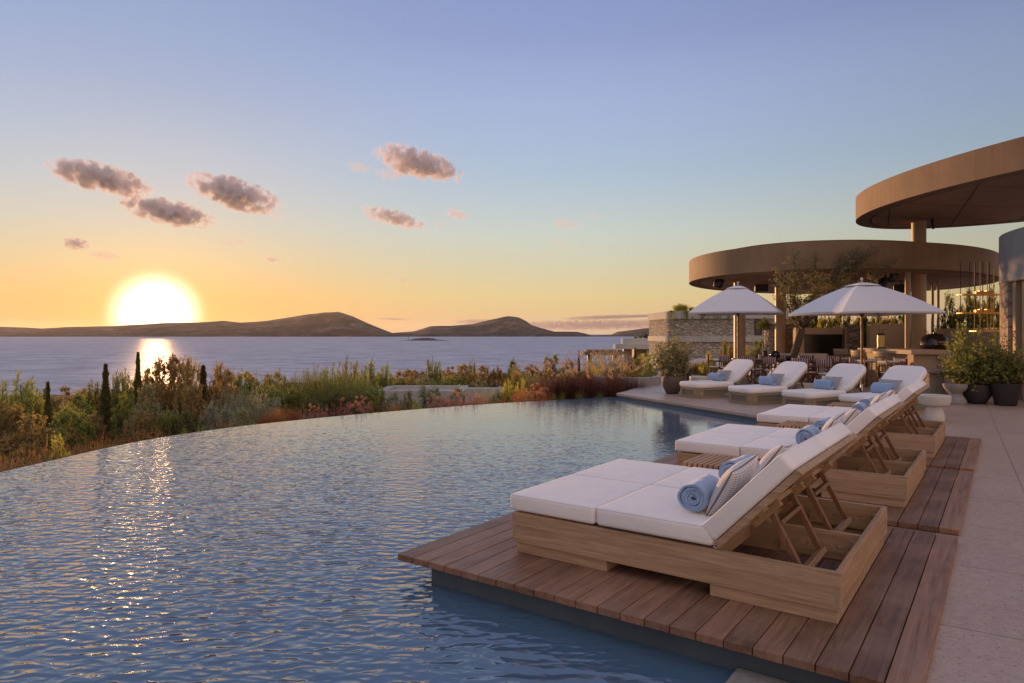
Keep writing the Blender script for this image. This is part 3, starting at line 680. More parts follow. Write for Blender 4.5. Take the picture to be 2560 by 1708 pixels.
clouds = [ # cx, cy, half width px, half height px, tilt deg, density, wisp
 (250, 444, 132, 34, 14, .045, .02, 'long dark cloud highest on the left, above the sun'),
 (418, 530, 122, 30, 12, .050, .02, 'dark wedge cloud with a glowing lower edge, just above the sun'),
 (588, 484, 122, 36, 17, .045, .02, 'broad dark cloud right of the two clouds over the sun'),
 (1046, 408, 116, 34, 16, .035, .02, 'pinkish brown cloud, highest of all in the sky'),
 (895, 418, 36, 13, 10, .014, .10, 'small faint pink puff left of the highest cloud'),
 (975, 436, 46, 15, 6, .010, .10, 'faint pink wisp under the left end of the highest cloud'),
 (985, 545, 88, 20, 15, .032, .05, 'slim ragged cloud below the highest cloud'),
 (1143, 536, 32, 15, 16, .022, .05, 'small pink cloud right of the slim ragged cloud'),
 (1098, 562, 15, 8, 10, .02, .05, 'tiny puff between the ragged cloud and the small pink cloud'),
 (190, 609, 36, 16, 8, .05, .0, 'small brown cloud left above the sun'),
 (262, 639, 46, 11, 4, .016, .05, 'pale yellow flat cloud just above the sun'),
 (586, 607, 44, 7, -6, .014, .05, 'thin pale yellow streak right of the sun'),
 (680, 649, 22, 9, 6, .035, .0, 'small brown puff right of the sun'),
 (736, 655, 24, 5, 4, .014, .0, 'faint flat puff beside the small brown one'),
 (1003, 700, 24, 5, 0, .03, .0, 'tiny dark lens cloud over the highest hill'),
 (692, 546, 18, 10, 10, .012, .0, 'faint puff below the right tip of the broad dark cloud'),
 (1412, 560, 40, 13, 8, .011, .05, 'faint pink cloud in mid sky, centre right'),
 (1487, 541, 24, 6, 4, .010, .0, 'tiny grey wisp above the faint pink cloud'),
 (1410, 614, 50, 7, 12, .007, .05, 'thin pink streak under the faint pink cloud')]
for i, (cx, cy, hw, hh, tilt, dens, wisp, lab) in enumerate(clouds):
    depth = min(hw * .5, hh * 1.7) * mpp
    cm = cloudmat('cloud_vapour', i + 1, dens, wisp, hw, hh)
    bm = bmesh.new(); bmesh.ops.create_icosphere(bm, subdivisions=3, radius=1.0)
    me = bpy.data.meshes.new('cloud'); bm.to_mesh(me); bm.free()
    o = link('cloud', me, cm); o.location = (gx(cx, CY), CY, gz(cy, CY)); o.rotation_euler = (0, R(tilt), 0)
    o.scale = (hw * 1.08 * mpp, depth * 1.2, hh * 1.2 * mpp)
    tag(o, lab, 'cloud')
# low bank behind the islands
for cx, cy, hw, hh, tilt, dens, lab in ((1490, 812, 330, 14, -1.0, .0016, 'low mauve cloud bank along the horizon behind the second island'), (1520, 793, 130, 6, -2, .0018, 'thin mauve bar above the low bank'), (1200, 805, 70, 8, 0, .0012, 'left end of the low mauve bank, behind the second island'), (1620, 790, 60, 4, -2, .0014, 'short mauve bar at the right end over the villas'), (985, 798, 46, 2.5, 1, .001, 'hair thin streak just right of the highest hill')):
    CY2 = 14000.0; mp_ = CY2 / F
    cm = cloudmat('cloud_vapour', cx % 17, dens, -.1, hw, hh, (0.50, 0.40, 0.44), -.2)
    bm = bmesh.new(); bmesh.ops.create_icosphere(bm, subdivisions=3, radius=1.0)
    me = bpy.data.meshes.new('cloud'); bm.to_mesh(me); bm.free()
    o = link('cloud', me, cm); o.location = (gx(cx, CY2), CY2, gz(cy, CY2)); o.rotation_euler = (0, R(tilt), 0)
    o.scale = (hw * mp_, 700, hh * mp_); tag(o, lab, 'cloud')

# thin evening haze over the bay
mb = MB(); mb.box(-12500, 12500, -60, 12500, -22, 165); o = mb.build('haze', None); tag(o, kind='stuff')
m, nt, n, l = new_mat('evening_haze'); pv = n.new('ShaderNodeVolumePrincipled'); pv.inputs['Color'].default_value = (0.95, 0.88, 0.86, 1); pv.inputs['Density'].default_value = 1.3e-5; pv.inputs['Anisotropy'].default_value = 0.6
ou = n.new('ShaderNodeOutputMaterial'); l.new(pv.outputs[0], ou.inputs['Volume']); o.data.materials.append(m)
# ------------------------------------------------------------------ poolside daybeds
def piping(cu, outline, z, T=None):
    pts = [Vector((x, y, z)) for x, y in outline]; pts.append(pts[0])
    if T is not None: pts = [T @ p for p in pts]
    mb = MB(); mb.tube(pts, .0032, 5, cap=False); mb.build('piping', M['cushion'], cu, smooth=True)
def make_daybed():
    t = thing('double_daybed', (0, 0, 0), -TH)
    L, Wd = 2.145, 1.73
    mb = MB()
    mb.box(0.0, L, 0.0, .035, .075, .28); mb.box(0.0, L, Wd - .035, Wd, .075, .28)
    mb.split('side_rail', M['teak'], t, bevel=0.003)
    mb = MB(); mb.box(.002, .036, .0355, Wd - .0355, .0765, .2785); mb.box(L - .036, L - .002, .0355, Wd - .0355, .0765, .2785)
    mb.split('end_rail', M['teak_y'], t, bevel=0.003)
    # finger joints showing as end grain on the corners
    mb = MB()
    for x in (0.012, L - .030): mb.box(x, x + .018, -.0012, .004, .115, .20)
    mb.split('corner_joint', M['paleteak'], t)
    mb = MB()
    for x0, x1 in ((.03, .745), (1.43, L - .02)):
        mb.box(x0, x1, .018, .050, 0, .0745); mb.box(x0, x1, Wd - .05, Wd - .018, 0, .0745)
    mb.box(.03, .06, .0505, Wd - .0505, 0.0, .0743); mb.box(L - .05, L - .021, .0505, Wd - .0505, 0, .0743)
    mb.box(.715, .744, .0505, .5, 0, .0743); mb.box(1.431, 1.46, .0505, .5, 0, .0743)
    mb.build('plinth', M['teak'], t, bevel=0.003)
    mb = MB(); ym = Wd / 2
    mb.box(.037, L - .037, ym - .016, ym + .016, .08, .268); mb.build('divider_board', M['teak'], t, bevel=.002)
    mb = MB()
    k = 0; x = .04
    while x < 1.40:
        mb.box(x, x + .075, .0355, ym - .017, .255, .277); mb.box(x, x + .075, ym + .017, Wd - .0355, .255, .277); x += .088
    mb.build('slat_base', M['teak_y'], t)
    mb = MB(); mb.box(1.385, 1.42, .036, ym - .017, .15, .254); mb.box(1.385, 1.42, ym + .017, Wd - .036, .15, .254)
    mb.split('cross_rail', M['teak_y'], t)
    # notched racks
    for y in (.036, ym - .038, ym + .017, Wd - .058):
        pts = [(1.62, .10)]; x = 1.66
        top = [(1.62, .175)]
        for i in range(5):
            top += [(1.64 + i * .09, .185), (1.665 + i * .09, .19), (1.70 + i * .09, .155), (1.705 + i * .09, .178)]
        top += [(2.105, .185), (2.105, .10)]
        poly = [(1.62, .10)] + top
        mb = MB(); n_ = len(poly)
        mb.add([(px, y, pz) for px, pz in poly] + [(px, y + .020, pz) for px, pz in poly], [tuple(range(n_)), tuple(range(2 * n_ - 1, n_ - 1, -1))] + [(i, n_ + i, n_ + (i + 1) % n_, (i + 1) % n_) for i in range(n_)])
        mb.box(2.06, 2.105, y - .004, y + .03, .195, .225)
        mb.build('notched_rack', M['teak'], t)
    # backrests: tilted frame, 46 degrees
    an = R(46.5)
    hinge = Vector((1.475, 0, .302))
    def BT(y): return Matrix.Translation((hinge.x, y, hinge.z)) @ Matrix.Rotation(-an, 4, 'Y')
    for y0, y1 in ((.006, ym - .004), (ym + .004, Wd - .006)):
        w = y1 - y0; T = BT(y0)
        mb = MB(); mb.box(0, .675, 0, .05, -.018, .022, T); mb.box(0, .675, w - .05, w, -.018, .022, T)
        mb.box(0.0, .05, .051, w - .051, -.017, .021, T); mb.box(.625, .674, .051, w - .051, -.017, .021, T)
        mb.box(.30, .35, .051, w - .051, -.030, -.004, T)
        bf = mb.build('backrest', M['teak'], t, bevel=.003)
        mb = MB()
        x = .058
        while x < .61: mb.box(x, x + .055, .051, w - .051, .002, .020, T); x += .066
        mb.build('backrest_slats', M['teak_y'], bf)
        mb = MB()
        for yy in (w / 2 - .29, w / 2 + .255): mb.box(.20, .42, yy, yy + .035, -.062, -.0185, T)
        mb.split('hinge_block', M['teak_y'], bf, bevel=.004)
        # prop frame
        hp = T @ Vector((.33, 0, -.045)); yc = y0 + w / 2; q = Vector((1.905, 0, .185))
        mb = MB()
        for yy in (yc - .245, yc + .245): mb.beam((hp.x, yy, hp.z), (q.x, yy, q.z), .034, .042, (0, 1, 0))
        d_ = (q - Vector((hp.x, 0, hp.z)))
        c1 = Vector((hp.x, 0, hp.z)) + d_ * .22; 
        mb.beam((c1.x, yc - .231, c1.z), (c1.x, yc + .231, c1.z),   .06, .024, (d_.x, 0, d_.z))
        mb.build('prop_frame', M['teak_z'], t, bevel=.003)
        mb = MB(); mb.beam((q.x + .004, yc - .275, q.z - .004), (q.x + .004, yc + .275, q.z - .004), .055, .032, (d_.x, 0, d_.z)); mb.build('prop_bar', M['teak_y'], t, bevel=.005)
        # cushions
        mb = MB(); mb.slab(rrect(-.028, .660, y0 - .004, y1 + .001, .026, 3), .292, .405, .022, puff=.003); cu_ = mb.build('foot_cushion', M['cushion'], t, smooth=True); piping(cu_, rrect(-.022, .654, y0 + .002, y1 - .005, .022, 3), .3995)
        mb = MB(); mb.slab(rrect(.665, 1.455, y0 - .004, y1 + .001, .034, 3), .292, .410, .026, puff=.003); cu_ = mb.build('seat_cushion', M['cushion'], t, smooth=True); piping(cu_, rrect(.672, 1.448, y0 + .003, y1 - .006, .028, 3), .4035)
        mb = MB(); mb.slab(rrect(.0, .672, -.006, w + .003, .030, 3), .026, .140, .024, T=T, puff=.003); cu = mb.build('back_cushion', M['cushion'], t, smooth=True); piping(cu, rrect(.006, .666, .0, w - .003, .025, 3), .1335, T)
        mb = MB(); mb.tube([T @ Vector((.02, .02, .03)), T @ Vector((-.03, .03, .01)), T @ Vector((-.02, .035, -.03))], .004, 5); mb.build('cushion_tie', M['cushion'], cu)
    return t
bed0 = make_daybed()
bl = ['double teak daybed nearest the camera, white cushions and raised slatted backs on the closest deck', 'double teak daybed in the middle of the row of three, on the second deck', 'double teak daybed farthest from the camera in the row of three, on the third deck']
for k in range(3):
    b = bed0 if k == 0 else copy_tree(bed0)
    p = UP(.625, .515 + (0, 3.005, 5.98)[k], .0501); b.location = p
    tag(b, bl[k], 'daybed', 'double daybeds on the pool decks')

# slatted side tables
def make_table():
    t = thing('slatted_side_table', (0, 0, 0), -TH)
    mb = MB()
    for i in range(8): mb.box(.004 + i * .0465, .036 + i * .0465, .0, .55, .355, .42)
    mb.build('slat_top', M['teak_y'], t, bevel=.002)
    for y in (.06, .45): mb = MB(); mb.box(.01, .36, y, y + .035, .330, .3545); mb.build('cross_rail', M['teak'], t)
    for x in (.0, .334):
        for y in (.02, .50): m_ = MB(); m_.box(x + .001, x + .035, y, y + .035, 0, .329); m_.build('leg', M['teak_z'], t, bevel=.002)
    return t
tb0 = make_table()
tl = ['small slatted teak side table just behind the nearest daybed', 'small slatted teak side table just behind the middle daybed', 'small slatted teak side table behind the farthest daybed, in front of a wicker lounger']
for k in range(3):
    b = tb0 if k == 0 else copy_tree(tb0)
    b.location = UP(1.165, 2.32 + (0, 3.03, 5.98)[k], .0501 if k < 2 else 0.045)
    tag(b, tl[k], 'side table', 'slatted tables between the daybeds')

# rolled towels : spiral ribbon
def towel_mesh(name, seed, r0=.012, r1=.098, turns=5.0, length=.36):
    st_ = np.random.RandomState(seed); n_ = 170; pitch = (r1 - r0) / turns; th_ = pitch * .93
    ph = st_.uniform(0, 6.28, 12); 
    ny_ = 12
    V = []; rows = []
    ts = np.linspace(0, 1, n_)
    for j in range(ny_ + 1):
        y = (j / ny_ - .5) * length
        for side in (0, 1):
            for i, t in enumerate(ts):
                a = t * turns * 2 * math.pi
                wob = 1 + .05 * math.sin(2 * a / turns * 1.7 + ph[0]) * 1 + .035 * math.sin(3 * a + ph[1]) + .018 * math.sin(7 * a + ph[2] + y * 9)
                rr = (r0 + pitch * t * turns) * wob + (-th_ / 2 if side == 0 else th_ / 2 - .0006) * min(1, .3 + (1 - t) * 12 if t > .95 else 1)
                if side == 0 and i == 0: rr = r0 * .3
                rr += .002 * math.sin(y * 40 + a * 2 + ph[3]) * t
                edge_ = 1 if 0 < j < ny_ else .985
                yy = y + (.010 * math.sin(a * .9 + ph[4]) + .006 * math.sin(a * 2.3 + ph[5])) * (1 if abs(j - ny_ / 2) > ny_ / 2 - 1.5 else .6)
                V.append((rr * math.cos(a) * edge_, yy, rr * math.sin(a) * .94 * edge_))
    def id_(j, s, i): return (j * 2 + s) * n_ + i
    Fq = []
    for j in range(ny_):
        for i in range(n_ - 1):
            Fq.append((id_(j, 1, i), id_(j, 1, i + 1), id_(j + 1, 1, i + 1), id_(j + 1, 1, i)))
            Fq.append((id_(j, 0, i), id_(j + 1, 0, i), id_(j + 1, 0, i + 1), id_(j, 0, i + 1)))
        Fq.append((id_(j, 0, n_ - 1), id_(j + 1, 0, n_ - 1), id_(j + 1, 1, n_ - 1), id_(j, 1, n_ - 1)))
    for i in range(n_ - 1):
        Fq.append((id_(0, 0, i), id_(0, 0, i + 1), id_(0, 1, i + 1), id_(0, 1, i)))
        Fq.append((id_(ny_, 0, i), id_(ny_, 1, i), id_(ny_, 1, i + 1), id_(ny_, 0, i + 1)))
    me = bpy.data.meshes.new(name); me.from_pydata(V, [], Fq); me.update(); return me
tw = [towel_mesh('towel_roll', s) for s in (1, 2, 3, 4)]
for k, me in enumerate(tw):
    me.polygons.foreach_set('use_smooth', [True] * len(me.polygons)); me.set_sharp_from_angle(angle=R(50))
    me.materials.append(M['towel'])
def towel(loc, rz, ry, label, group, me, mat=None, sc=1.0):
    o = bpy.data.objects.new('rolled_towel', me); COL.objects.link(o); o.location = loc; o.rotation_euler = (0, ry, rz); o.scale = (sc, sc, sc)
    return tag(o, label, 'towel', group)
def pillow_mesh(name, mat, w=.46, h=.36, t=.13, n_=22, seed=1):
    V = []; Fq = []; UVs = []
    st_ = np.random.RandomState(seed); ph = st_.uniform(0, 6.28, 6)
    for s in (1, -1):
        for j in range(n_ + 1):
            for i in range(n_ + 1):
                u = i / n_ * 2 - 1; v = j / n_ * 2 - 1
                px = u * w / 2 * (1 - .10 * (1 - abs(v) ** 2.2) * abs(u) ** 3); py = v * h / 2 * (1 - .10 * (1 - abs(u) ** 2.2) * abs(v) ** 3)
                th_ = t / 2 * (max(0, 1 - abs(u) ** 2.6) * max(0, 1 - abs(v) ** 2.6)) ** .55
                th_ += .004 * math.sin(9 * u + ph[0] + 4 * v) * (1 - abs(u)) * (1 - abs(v)) * 2
                V.append((px, py, s * (th_ + .002)))
                UVs.append((i / n_, j / n_))
    o = (n_ + 1) ** 2
    for j in range(n_):
        for i in range(n_):
            a = j * (n_ + 1) + i
            Fq.append((a, a + 1, a + n_ + 2, a + n_ + 1)); Fq.append((o + a, o + a + n_ + 1, o + a + n_ + 2, o + a + 1))
    for i in range(n_):
        a, b = i, i + 1; Fq.append((a, o + a, o + b, b))
        a, b = n_ * (n_ + 1) + i, n_ * (n_ + 1) + i + 1; Fq.append((a, b, o + b, o + a))
        a, b = i * (n_ + 1), (i + 1) * (n_ + 1); Fq.append((a, b, o + b, o + a))
        a, b = i * (n_ + 1) + n_, (i + 1) * (n_ + 1) + n_; Fq.append((a, o + a, o + b, b))
    me = bpy.data.meshes.new(name); me.from_pydata(V, [], Fq); me.update()
    uvl = me.uv_layers.new(name='UVMap')
    for lp in me.loops: uvl.data[lp.index].uv = UVs[lp.vertex_index]
    me.polygons.foreach_set('use_smooth', [True] * len(me.polygons)); me.materials.append(mat); return me
pm = [pillow_mesh('scatter_pillow', M['grid_pillow'], seed=s) for s in (1, 2)]
bn = ['nearest', 'middle', 'farthest']
for k in range(3):
    bp = UP(.625, .515 + (0, 3.005, 5.98)[k], .05)
    for s in (0, 1):
        yc = (.40, 1.27)[s]
        loc = bp + U2 * (1.235 + (0, -.02)[s]) + U1 * yc + Vector((0, 0, .412 + .098))
        towel(loc, -TH + R((3, -4)[s]), R(40 * k + 70 * s), '%s blue rolled towel on the %s daybed' % (('near side', 'far side')[s], bn[k]), 'blue towels on the daybeds', tw[(k + s) % 4])
        o = bpy.data.objects.new('scatter_pillow', pm[(s + k) % 2]); COL.objects.link(o)
        loc = bp + U2 * (1.435 + (0, .01)[s]) + U1 * (yc + .02) + Vector((0, 0, .585))
        o.location = loc; o.rotation_euler = (Matrix.Rotation(-TH, 4, 'Z') @ Matrix.Rotation(R(-60 + 6 * s), 4, 'Y') @ Matrix.Rotation(R(90 + (-7, 9)[s]), 4, 'Z')).to_euler()
        tag(o, '%s pale pillow with fine dark grid on the %s daybed' % (('near side', 'far side')[s], bn[k]), 'pillow', 'grid patterned pillows on the daybeds')

# ------------------------------------------------------------------ wicker loungers
def make_lounger():
    t = thing('wicker_lounger')
    w = .40; ch = .12; L = 1.86
    def outl(i): return [(i + ch, -w + i), (L - i, -w + i), (L - i, w - i), (i + ch, w - i), (i, w - i - ch + i * .4), (i, -w + i + ch - i * .4)]
    mb = MB(); mb.prism(outl(.014), .03, .225); mb.build('woven_panel', M['weave'], t)
    mb = MB()
    mb.prism(outl(0), .0, .055); mb.prism(outl(-.004), .195, .245)
    mb.build('rail', M['paleteak'], t, bevel=.006)
    mb = MB()
    o_ = outl(.002)
    def post(x, y, sx_, sy_): mb.box(x - sx_, x + sx_, y - sy_, y + sy_, .0545, .196)
    for s in (-1, 1):
        post(ch, s * (w - .018), .055, .020); post(.95, s * (w - .018), .04, .020); post(L - .04, s * (w - .018), .04, .020)
        post(.018, s * (w - ch), .02, .035)
        mb.beam((ch - .006, s * (w - .016), .125), (.016, s * (w - ch + .006), .125), .03, .139)
    mb.split('post', M['paleteak'], t, bevel=.004)
    mb = MB(); mb.slab(rrect(-.03, 1.18, -w - .015, w + .015, .17, 6)[::1], .246, .385, .055, puff=.012, seg=5); mb.build('seat_cushion', M['cushion'], t, smooth=True)
    T = Matrix.Translation((1.15, 0, .27)) @ Matrix.Rotation(-R(39), 4, 'Y')
    mb = MB(); mb.slab(rrect(.02, .90, -w - .01, w + .01, .20, 7), .02, .15, .052, T=T, puff=.012, seg=5); mb.build('back_cushion', M['cushion'], t, smooth=True)
    mb = MB(); mb.prism(rrect(.0, .86, -w + .02, w - .02, .16, 6), -.02, .019, T); b_ = mb.build('backrest', M['paleteak'], t)
    mb = MB(); q = T @ Vector((.55, 0, -.02))
    for s in (-1, 1): mb.beam((q.x, s * .25, q.z), (1.80, s * .25, .24), .03, .02, (0, 1, 0))
    mb.split('support_strut', M['redwood'], t)
    return t
lg0 = make_lounger()
lspec = [((4.40, 17.13), 22, 'wicker lounger farthest left, beside the big brown planter'), ((5.17, 15.61), 24.5, 'second wicker lounger from the left, in front of the striped chairs'), ((5.95, 14.40), 26, 'third wicker lounger from the left, in front of the right umbrella pole'), ((6.70, 13.38), 28, 'wicker lounger closest to the decks, right of the umbrella pole')]
gp_me = pillow_mesh('lounge_pillow', M['grey_pillow'], w=.52, h=.34, t=.12, seed=4)
for k, (p, a, lab) in enumerate(lspec):
    b = lg0 if k == 0 else copy_tree(lg0); b.location = (p[0], p[1], 0.001); b.rotation_euler = (0, 0, R(a)); tag(b, lab, 'sun lounger', 'wicker loungers on the terrace')
    d = Vector((math.cos(R(a)), math.sin(R(a)), 0)); s_ = Vector((-d.y, d.x, 0)); b0 = Vector((p[0], p[1], 0))
    place = ('leftmost', 'second', 'third', 'rightmost')[k]
    towel(b0 + d * .86 + s_ * (-.02) + Vector((0, 0, .397 + .10)), R(a) + R(4), R(35 * k), 'pale blue rolled towel on the %s wicker lounger' % place, 'towels on the wicker loungers', tw[k], sc=1.08)
    o = bpy.data.objects.new('lounge_pillow', gp_me); COL.objects.link(o); o.location = b0 + d * 1.09 + s_ * .03 + Vector((0, 0, .53))
    o.rotation_euler = (Matrix.Rotation(R(a), 4, 'Z') @ Matrix.Rotation(R(-52), 4, 'Y') @ Matrix.Rotation(R(90), 4, 'Z')).to_euler()
    tag(o, 'plain grey pillow on the %s wicker lounger' % place, 'pillow', 'grey pillows on the wicker loungers')

# ------------------------------------------------------------------ umbrellas
def umbrella(cx, cy, d, ang, ztop, zrim, label, wheels=False, tiltend=0):
    t = thing('parasol', (cx, cy, 0.001), 0, label, 'umbrella', 'white parasols on the terrace')
    mb = MB(); mb.tube([(0, 0, .08), (0, 0, ztop - .04)], .027, 14); mb.build('pole', M['polewood'], t, smooth=True, angle=40)
    # canopy : four sides, taut with a slight sag between the ribs
    n_ = 14; V = []; Fq = []
    ks = 4 * n_
    rr_ = 12
    for j in range(rr_ + 1):
        f = j / rr_
        for i in range(ks):
            c = i // n_; u = (i % n_) / n_
            a0 = R(ang + 90 * c); a1 = R(ang + 90 * (c + 1))
            p0 = Vector((math.cos(a0), math.sin(a0))) * d; p1 = Vector((math.cos(a1), math.sin(a1))) * d
            p = (p0 * (1 - u) + p1 * u) * f
            p *= 1 - .035 * math.sin(math.pi * u) * f
            z = zrim + (ztop - zrim) * (1 - f ** 1.42) - .020 * math.sin(math.pi * u) ** 2 * math.sin(math.pi * f) + .02 * math.sin(math.pi * u) * f ** 6
            V.append((p.x, p.y, z))
    for j in range(rr_):
        for i in range(ks): Fq.append((j * ks + i, (j + 1) * ks + i, (j + 1) * ks + (i + 1) % ks, j * ks + (i + 1) % ks))
    # short valance turned under
    b = len(V)
    for i in range(ks):
        x, y, z = V[rr_ * ks + i]; V.append((x * .995, y * .995, z - .055))
    for i in range(ks): Fq.append((rr_ * ks + i, b + i, b + (i + 1) % ks, rr_ * ks + (i + 1) % ks))
    me = bpy.data.meshes.new('canopy'); me.from_pydata(V, [], Fq); me.update()
    cn = link('canopy', me, M['canopy'], t); so_ = cn.modifiers.new('thick', 'SOLIDIFY'); so_.thickness = .006
    me.polygons.foreach_set('use_smooth', [True] * len(me.polygons)); me.set_sharp_from_angle(angle=R(11))
    # vent cap
    V = []; Fq = []
    for j in range(4):
        f = j / 3
        for c in range(4):
            a0 = R(ang + 90 * c); V.append((math.cos(a0) * d * .24 * f, math.sin(a0) * d * .24 * f, ztop + .02 - (ztop - zrim) * (.24 * f) ** 1.42 + .012 * f))
    for j in range(3):
        for c in range(4): Fq.append((j * 4 + c, (j + 1) * 4 + c, (j + 1) * 4 + (c + 1) % 4, j * 4 + (c + 1) % 4))
    me = bpy.data.meshes.new('vent_cap'); me.from_pydata(V, [], Fq); me.update(); vc = link('vent_cap', me, M['canopy'], cn); so_ = vc.modifiers.new('thick', 'SOLIDIFY'); so_.thickness = .005
    mb = MB(); mb.lathe([(.012, 0), (.02, .02), (.012, .04), (.03, .06), (.034, .08), (.022, .105), (.004, .115)], 14, (0, 0, ztop + .03)); mb.build('finial', M['whitestone'], t, smooth=True)
    mb = MB()
    for c in range(4):
        a0 = R(ang + 90 * c); pts = []
        for f in (0.02, .3, .6, .99): pts.append((math.cos(a0) * d * f, math.sin(a0) * d * f, zrim + (ztop - zrim) * (1 - f ** 1.42) - .035))
        mb.tube(pts, .011, 6)
    mb.build('rib', M['polewood'], t)
    mb = MB()
    for c in range(4):
        a0 = R(ang + 90 * c); f = .5
        mb.tube([(0, 0, zrim - .05), (math.cos(a0) * d * f, math.sin(a0) * d * f, zrim + (ztop - zrim) * (1 - f ** 1.42) - .045)], .009, 6)
    mb.lathe([(.03, -.05), (.045, -.04), (.045, .04), (.03, .05)], 14, (0, 0, zrim - .05))
    mb.build('strut', M['polewood'], t)
    mb = MB(); mb.lathe([(.036, .05), (.036, .30), (.030, .31)], 16); mb.build('base_sleeve', M['steel'], t, smooth=True, angle=40)
    mb = MB(); mb.slab(rrect(-.38, .38, -.38, .38, .05, 4), .045 if wheels else .0, .10 if wheels else .055, .012, puff=0)
    bp_ = mb.build('base_plate', M['greystone'], t, smooth=True, angle=40)
    if wheels:
        mb = MB()
        for x in (-.32, .32):
            for y in (-.32, .32): mb.tube([(x - .02, y, .023), (x + .02, y, .023)], .023, 12)
        mb.build('castor', M['steel'], bp_)
    return t
uL = umbrella(7.07, 21.4, 1.80, 19, 3.08, 2.24, 'white square parasol on the left, in front of the round pavilion')
umbrella(8.90, 17.4, 1.82, -40, 2.88, 2.12, 'white square parasol on the right, larger in view, with a white ball finial')
# wheeled base tray between the two left loungers
t = thing('parasol_trolley', (5.62, 16.55, .001), R(24), 'low wheeled stone parasol base between the two leftmost wicker loungers', 'parasol base')
mb = MB(); mb.slab(rrect(-.35, .35, -.3, .3, .04, 3), .10, .135, .008); mb.build('base_plate', M['greystone'], t, smooth=True, angle=40)
for x in (-.28, .28):
    for y in (-.22, .22):
        mb = MB(); mb.tube([(x - .018, y, .032), (x + .018, y, .032)], .032, 12); mb.box(x - .024, x + .024, y - .02, y + .02, .05, .0995); mb.build('castor', M['steel'], t)

# ------------------------------------------------------------------ small tables, stools, pots
def lathe_thing(name, px, Y, prof, mat, label, cat, part=None, z=0.001, group=None, n_=40):
    mb = MB(); mb.lathe(prof, n_); o = mb.build(name, mat, smooth=True, angle=35); o.location = (gx(px, Y), Y, z); return tag(o, label, cat, group)
lathe_thing('drum_table', 2004, 16.35, [(.20, 0), (.225, .02), (.262, .385), (.265, .40), (.255, .41), (.01, .412)], M['whitestone'], 'cream tapered drum table behind the second wicker lounger', 'side table')
lathe_thing('drum_table', 1747, 19.0, [(.22, 0), (.235, .02), (.255, .385), (.255, .40), (.245, .41), (.01, .412)], M['whitestone'], 'cream drum table behind the leftmost lounger, beside the brown planter', 'side table')
t = thing('pedestal_table', (7.75, 12.55, .001), 0, 'pale mushroom shaped pedestal table beside the farthest daybed', 'side table')
mb = MB(); mb.lathe([(.165, 0), (.172, .015), (.165, .10), (.135, .22), (.12, .275)], 40); mb.build('pedestal', M['whitestone'], t, smooth=True, angle=40)
mb = MB(); mb.lathe([(.06, .262), (.17, .27), (.235, .30), (.262, .35), (.270, .455), (.262, .47), (.25, .472), (.235, .46), (.01, .458)], 48); mb.build('table_top', M['whitestone'], t, smooth=True, angle=30)
hg = [(.215, 0), (.225, .02), (.215, .09), (.165, .17), (.115, .215), (.11, .23), (.15, .27), (.215, .33), (.245, .40), (.25, .445), (.235, .455), (.01, .45)]
lathe_thing('stone_stool', 2388, 15.6, hg, M['greystone'], 'speckled grey hourglass stone stool left of the dark bowl planter', 'stool', group='hourglass stone stools')
lathe_thing('stone_stool', 2349, 16.6, [(r, z * .9) for r, z in hg], M['greystone'], 'shaded hourglass stone stool under the end of the stone table', 'stool', group='hourglass stone stools')
lathe_thing('stone_stool', 2229, 17.2, [(r * .95, z * .85) for r, z in hg], M['greystone'], 'grey hourglass stool at the left end of the stone table, behind the lounger backrest', 'stool', group='hourglass stone stools')
t = thing('stone_table', (9.9, 16.55, .001), R(8), 'low terrazzo stone table behind the rightmost wicker lounger', 'table')
mb = MB(); mb.box(-.62, .62, -.32, .32, .66, .72); mb.build('table_top', M['greystone'], t, bevel=.012)
mb = MB(); mb.box(.05, .45, -.22, .22, 0, .659); mb.build('pedestal', M['greystone'], t, bevel=.02)
mb = MB(); mb.lathe([(.14, 0), (.15, .02), (.15, .28), (.14, .30)], 24); mb.lathe([(.15, .31), (.04, .36), (.03, .40)], 24)
o = mb.build('floor_lantern', M['weave'], smooth=True, angle=40); o.location = (gx(1860, 21.0), 21.0, .001); tag(o, 'round woven floor lantern behind the left wicker lounger', 'lantern')
# ------------------------------------------------------------------ round pavilions
def ell(c, a, va, b, vb, n_=128, s=1.0, k=0.0):
    return [(c[0] + s * (a * math.cos(t) * va[0] + b * math.sin(t) * vb[0]), c[1] + s * (a * math.cos(t) * va[1] + b * math.sin(t) * vb[1])) for t in [2 * math.pi * i / n_ for i in range(n_)]]
def inset(poly, d):
    P = [Vector(p) for p in poly]; n_ = len(P); out = []
    for i in range(n_):
        t = (P[(i + 1) % n_] - P[i - 1]).normalized(); out.append((P[i].x - t.y * d, P[i].y + t.x * d))
    return out
def ccw(p):
    A = sum(p[i][0] * p[(i + 1) % len(p)][1] - p[(i + 1) % len(p)][0] * p[i][1] for i in range(len(p))); return p if A > 0 else p[::-1]
def ring(mb, P, Q, z0, z1): # strip between outline P at z0 and Q at z1
    n_ = len(P); mb.add([(x, y, z0) for x, y in P] + [(x, y, z1) for x, y in Q], [(i, (i + 1) % n_, n_ + (i + 1) % n_, n_ + i) for i in range(n_)])
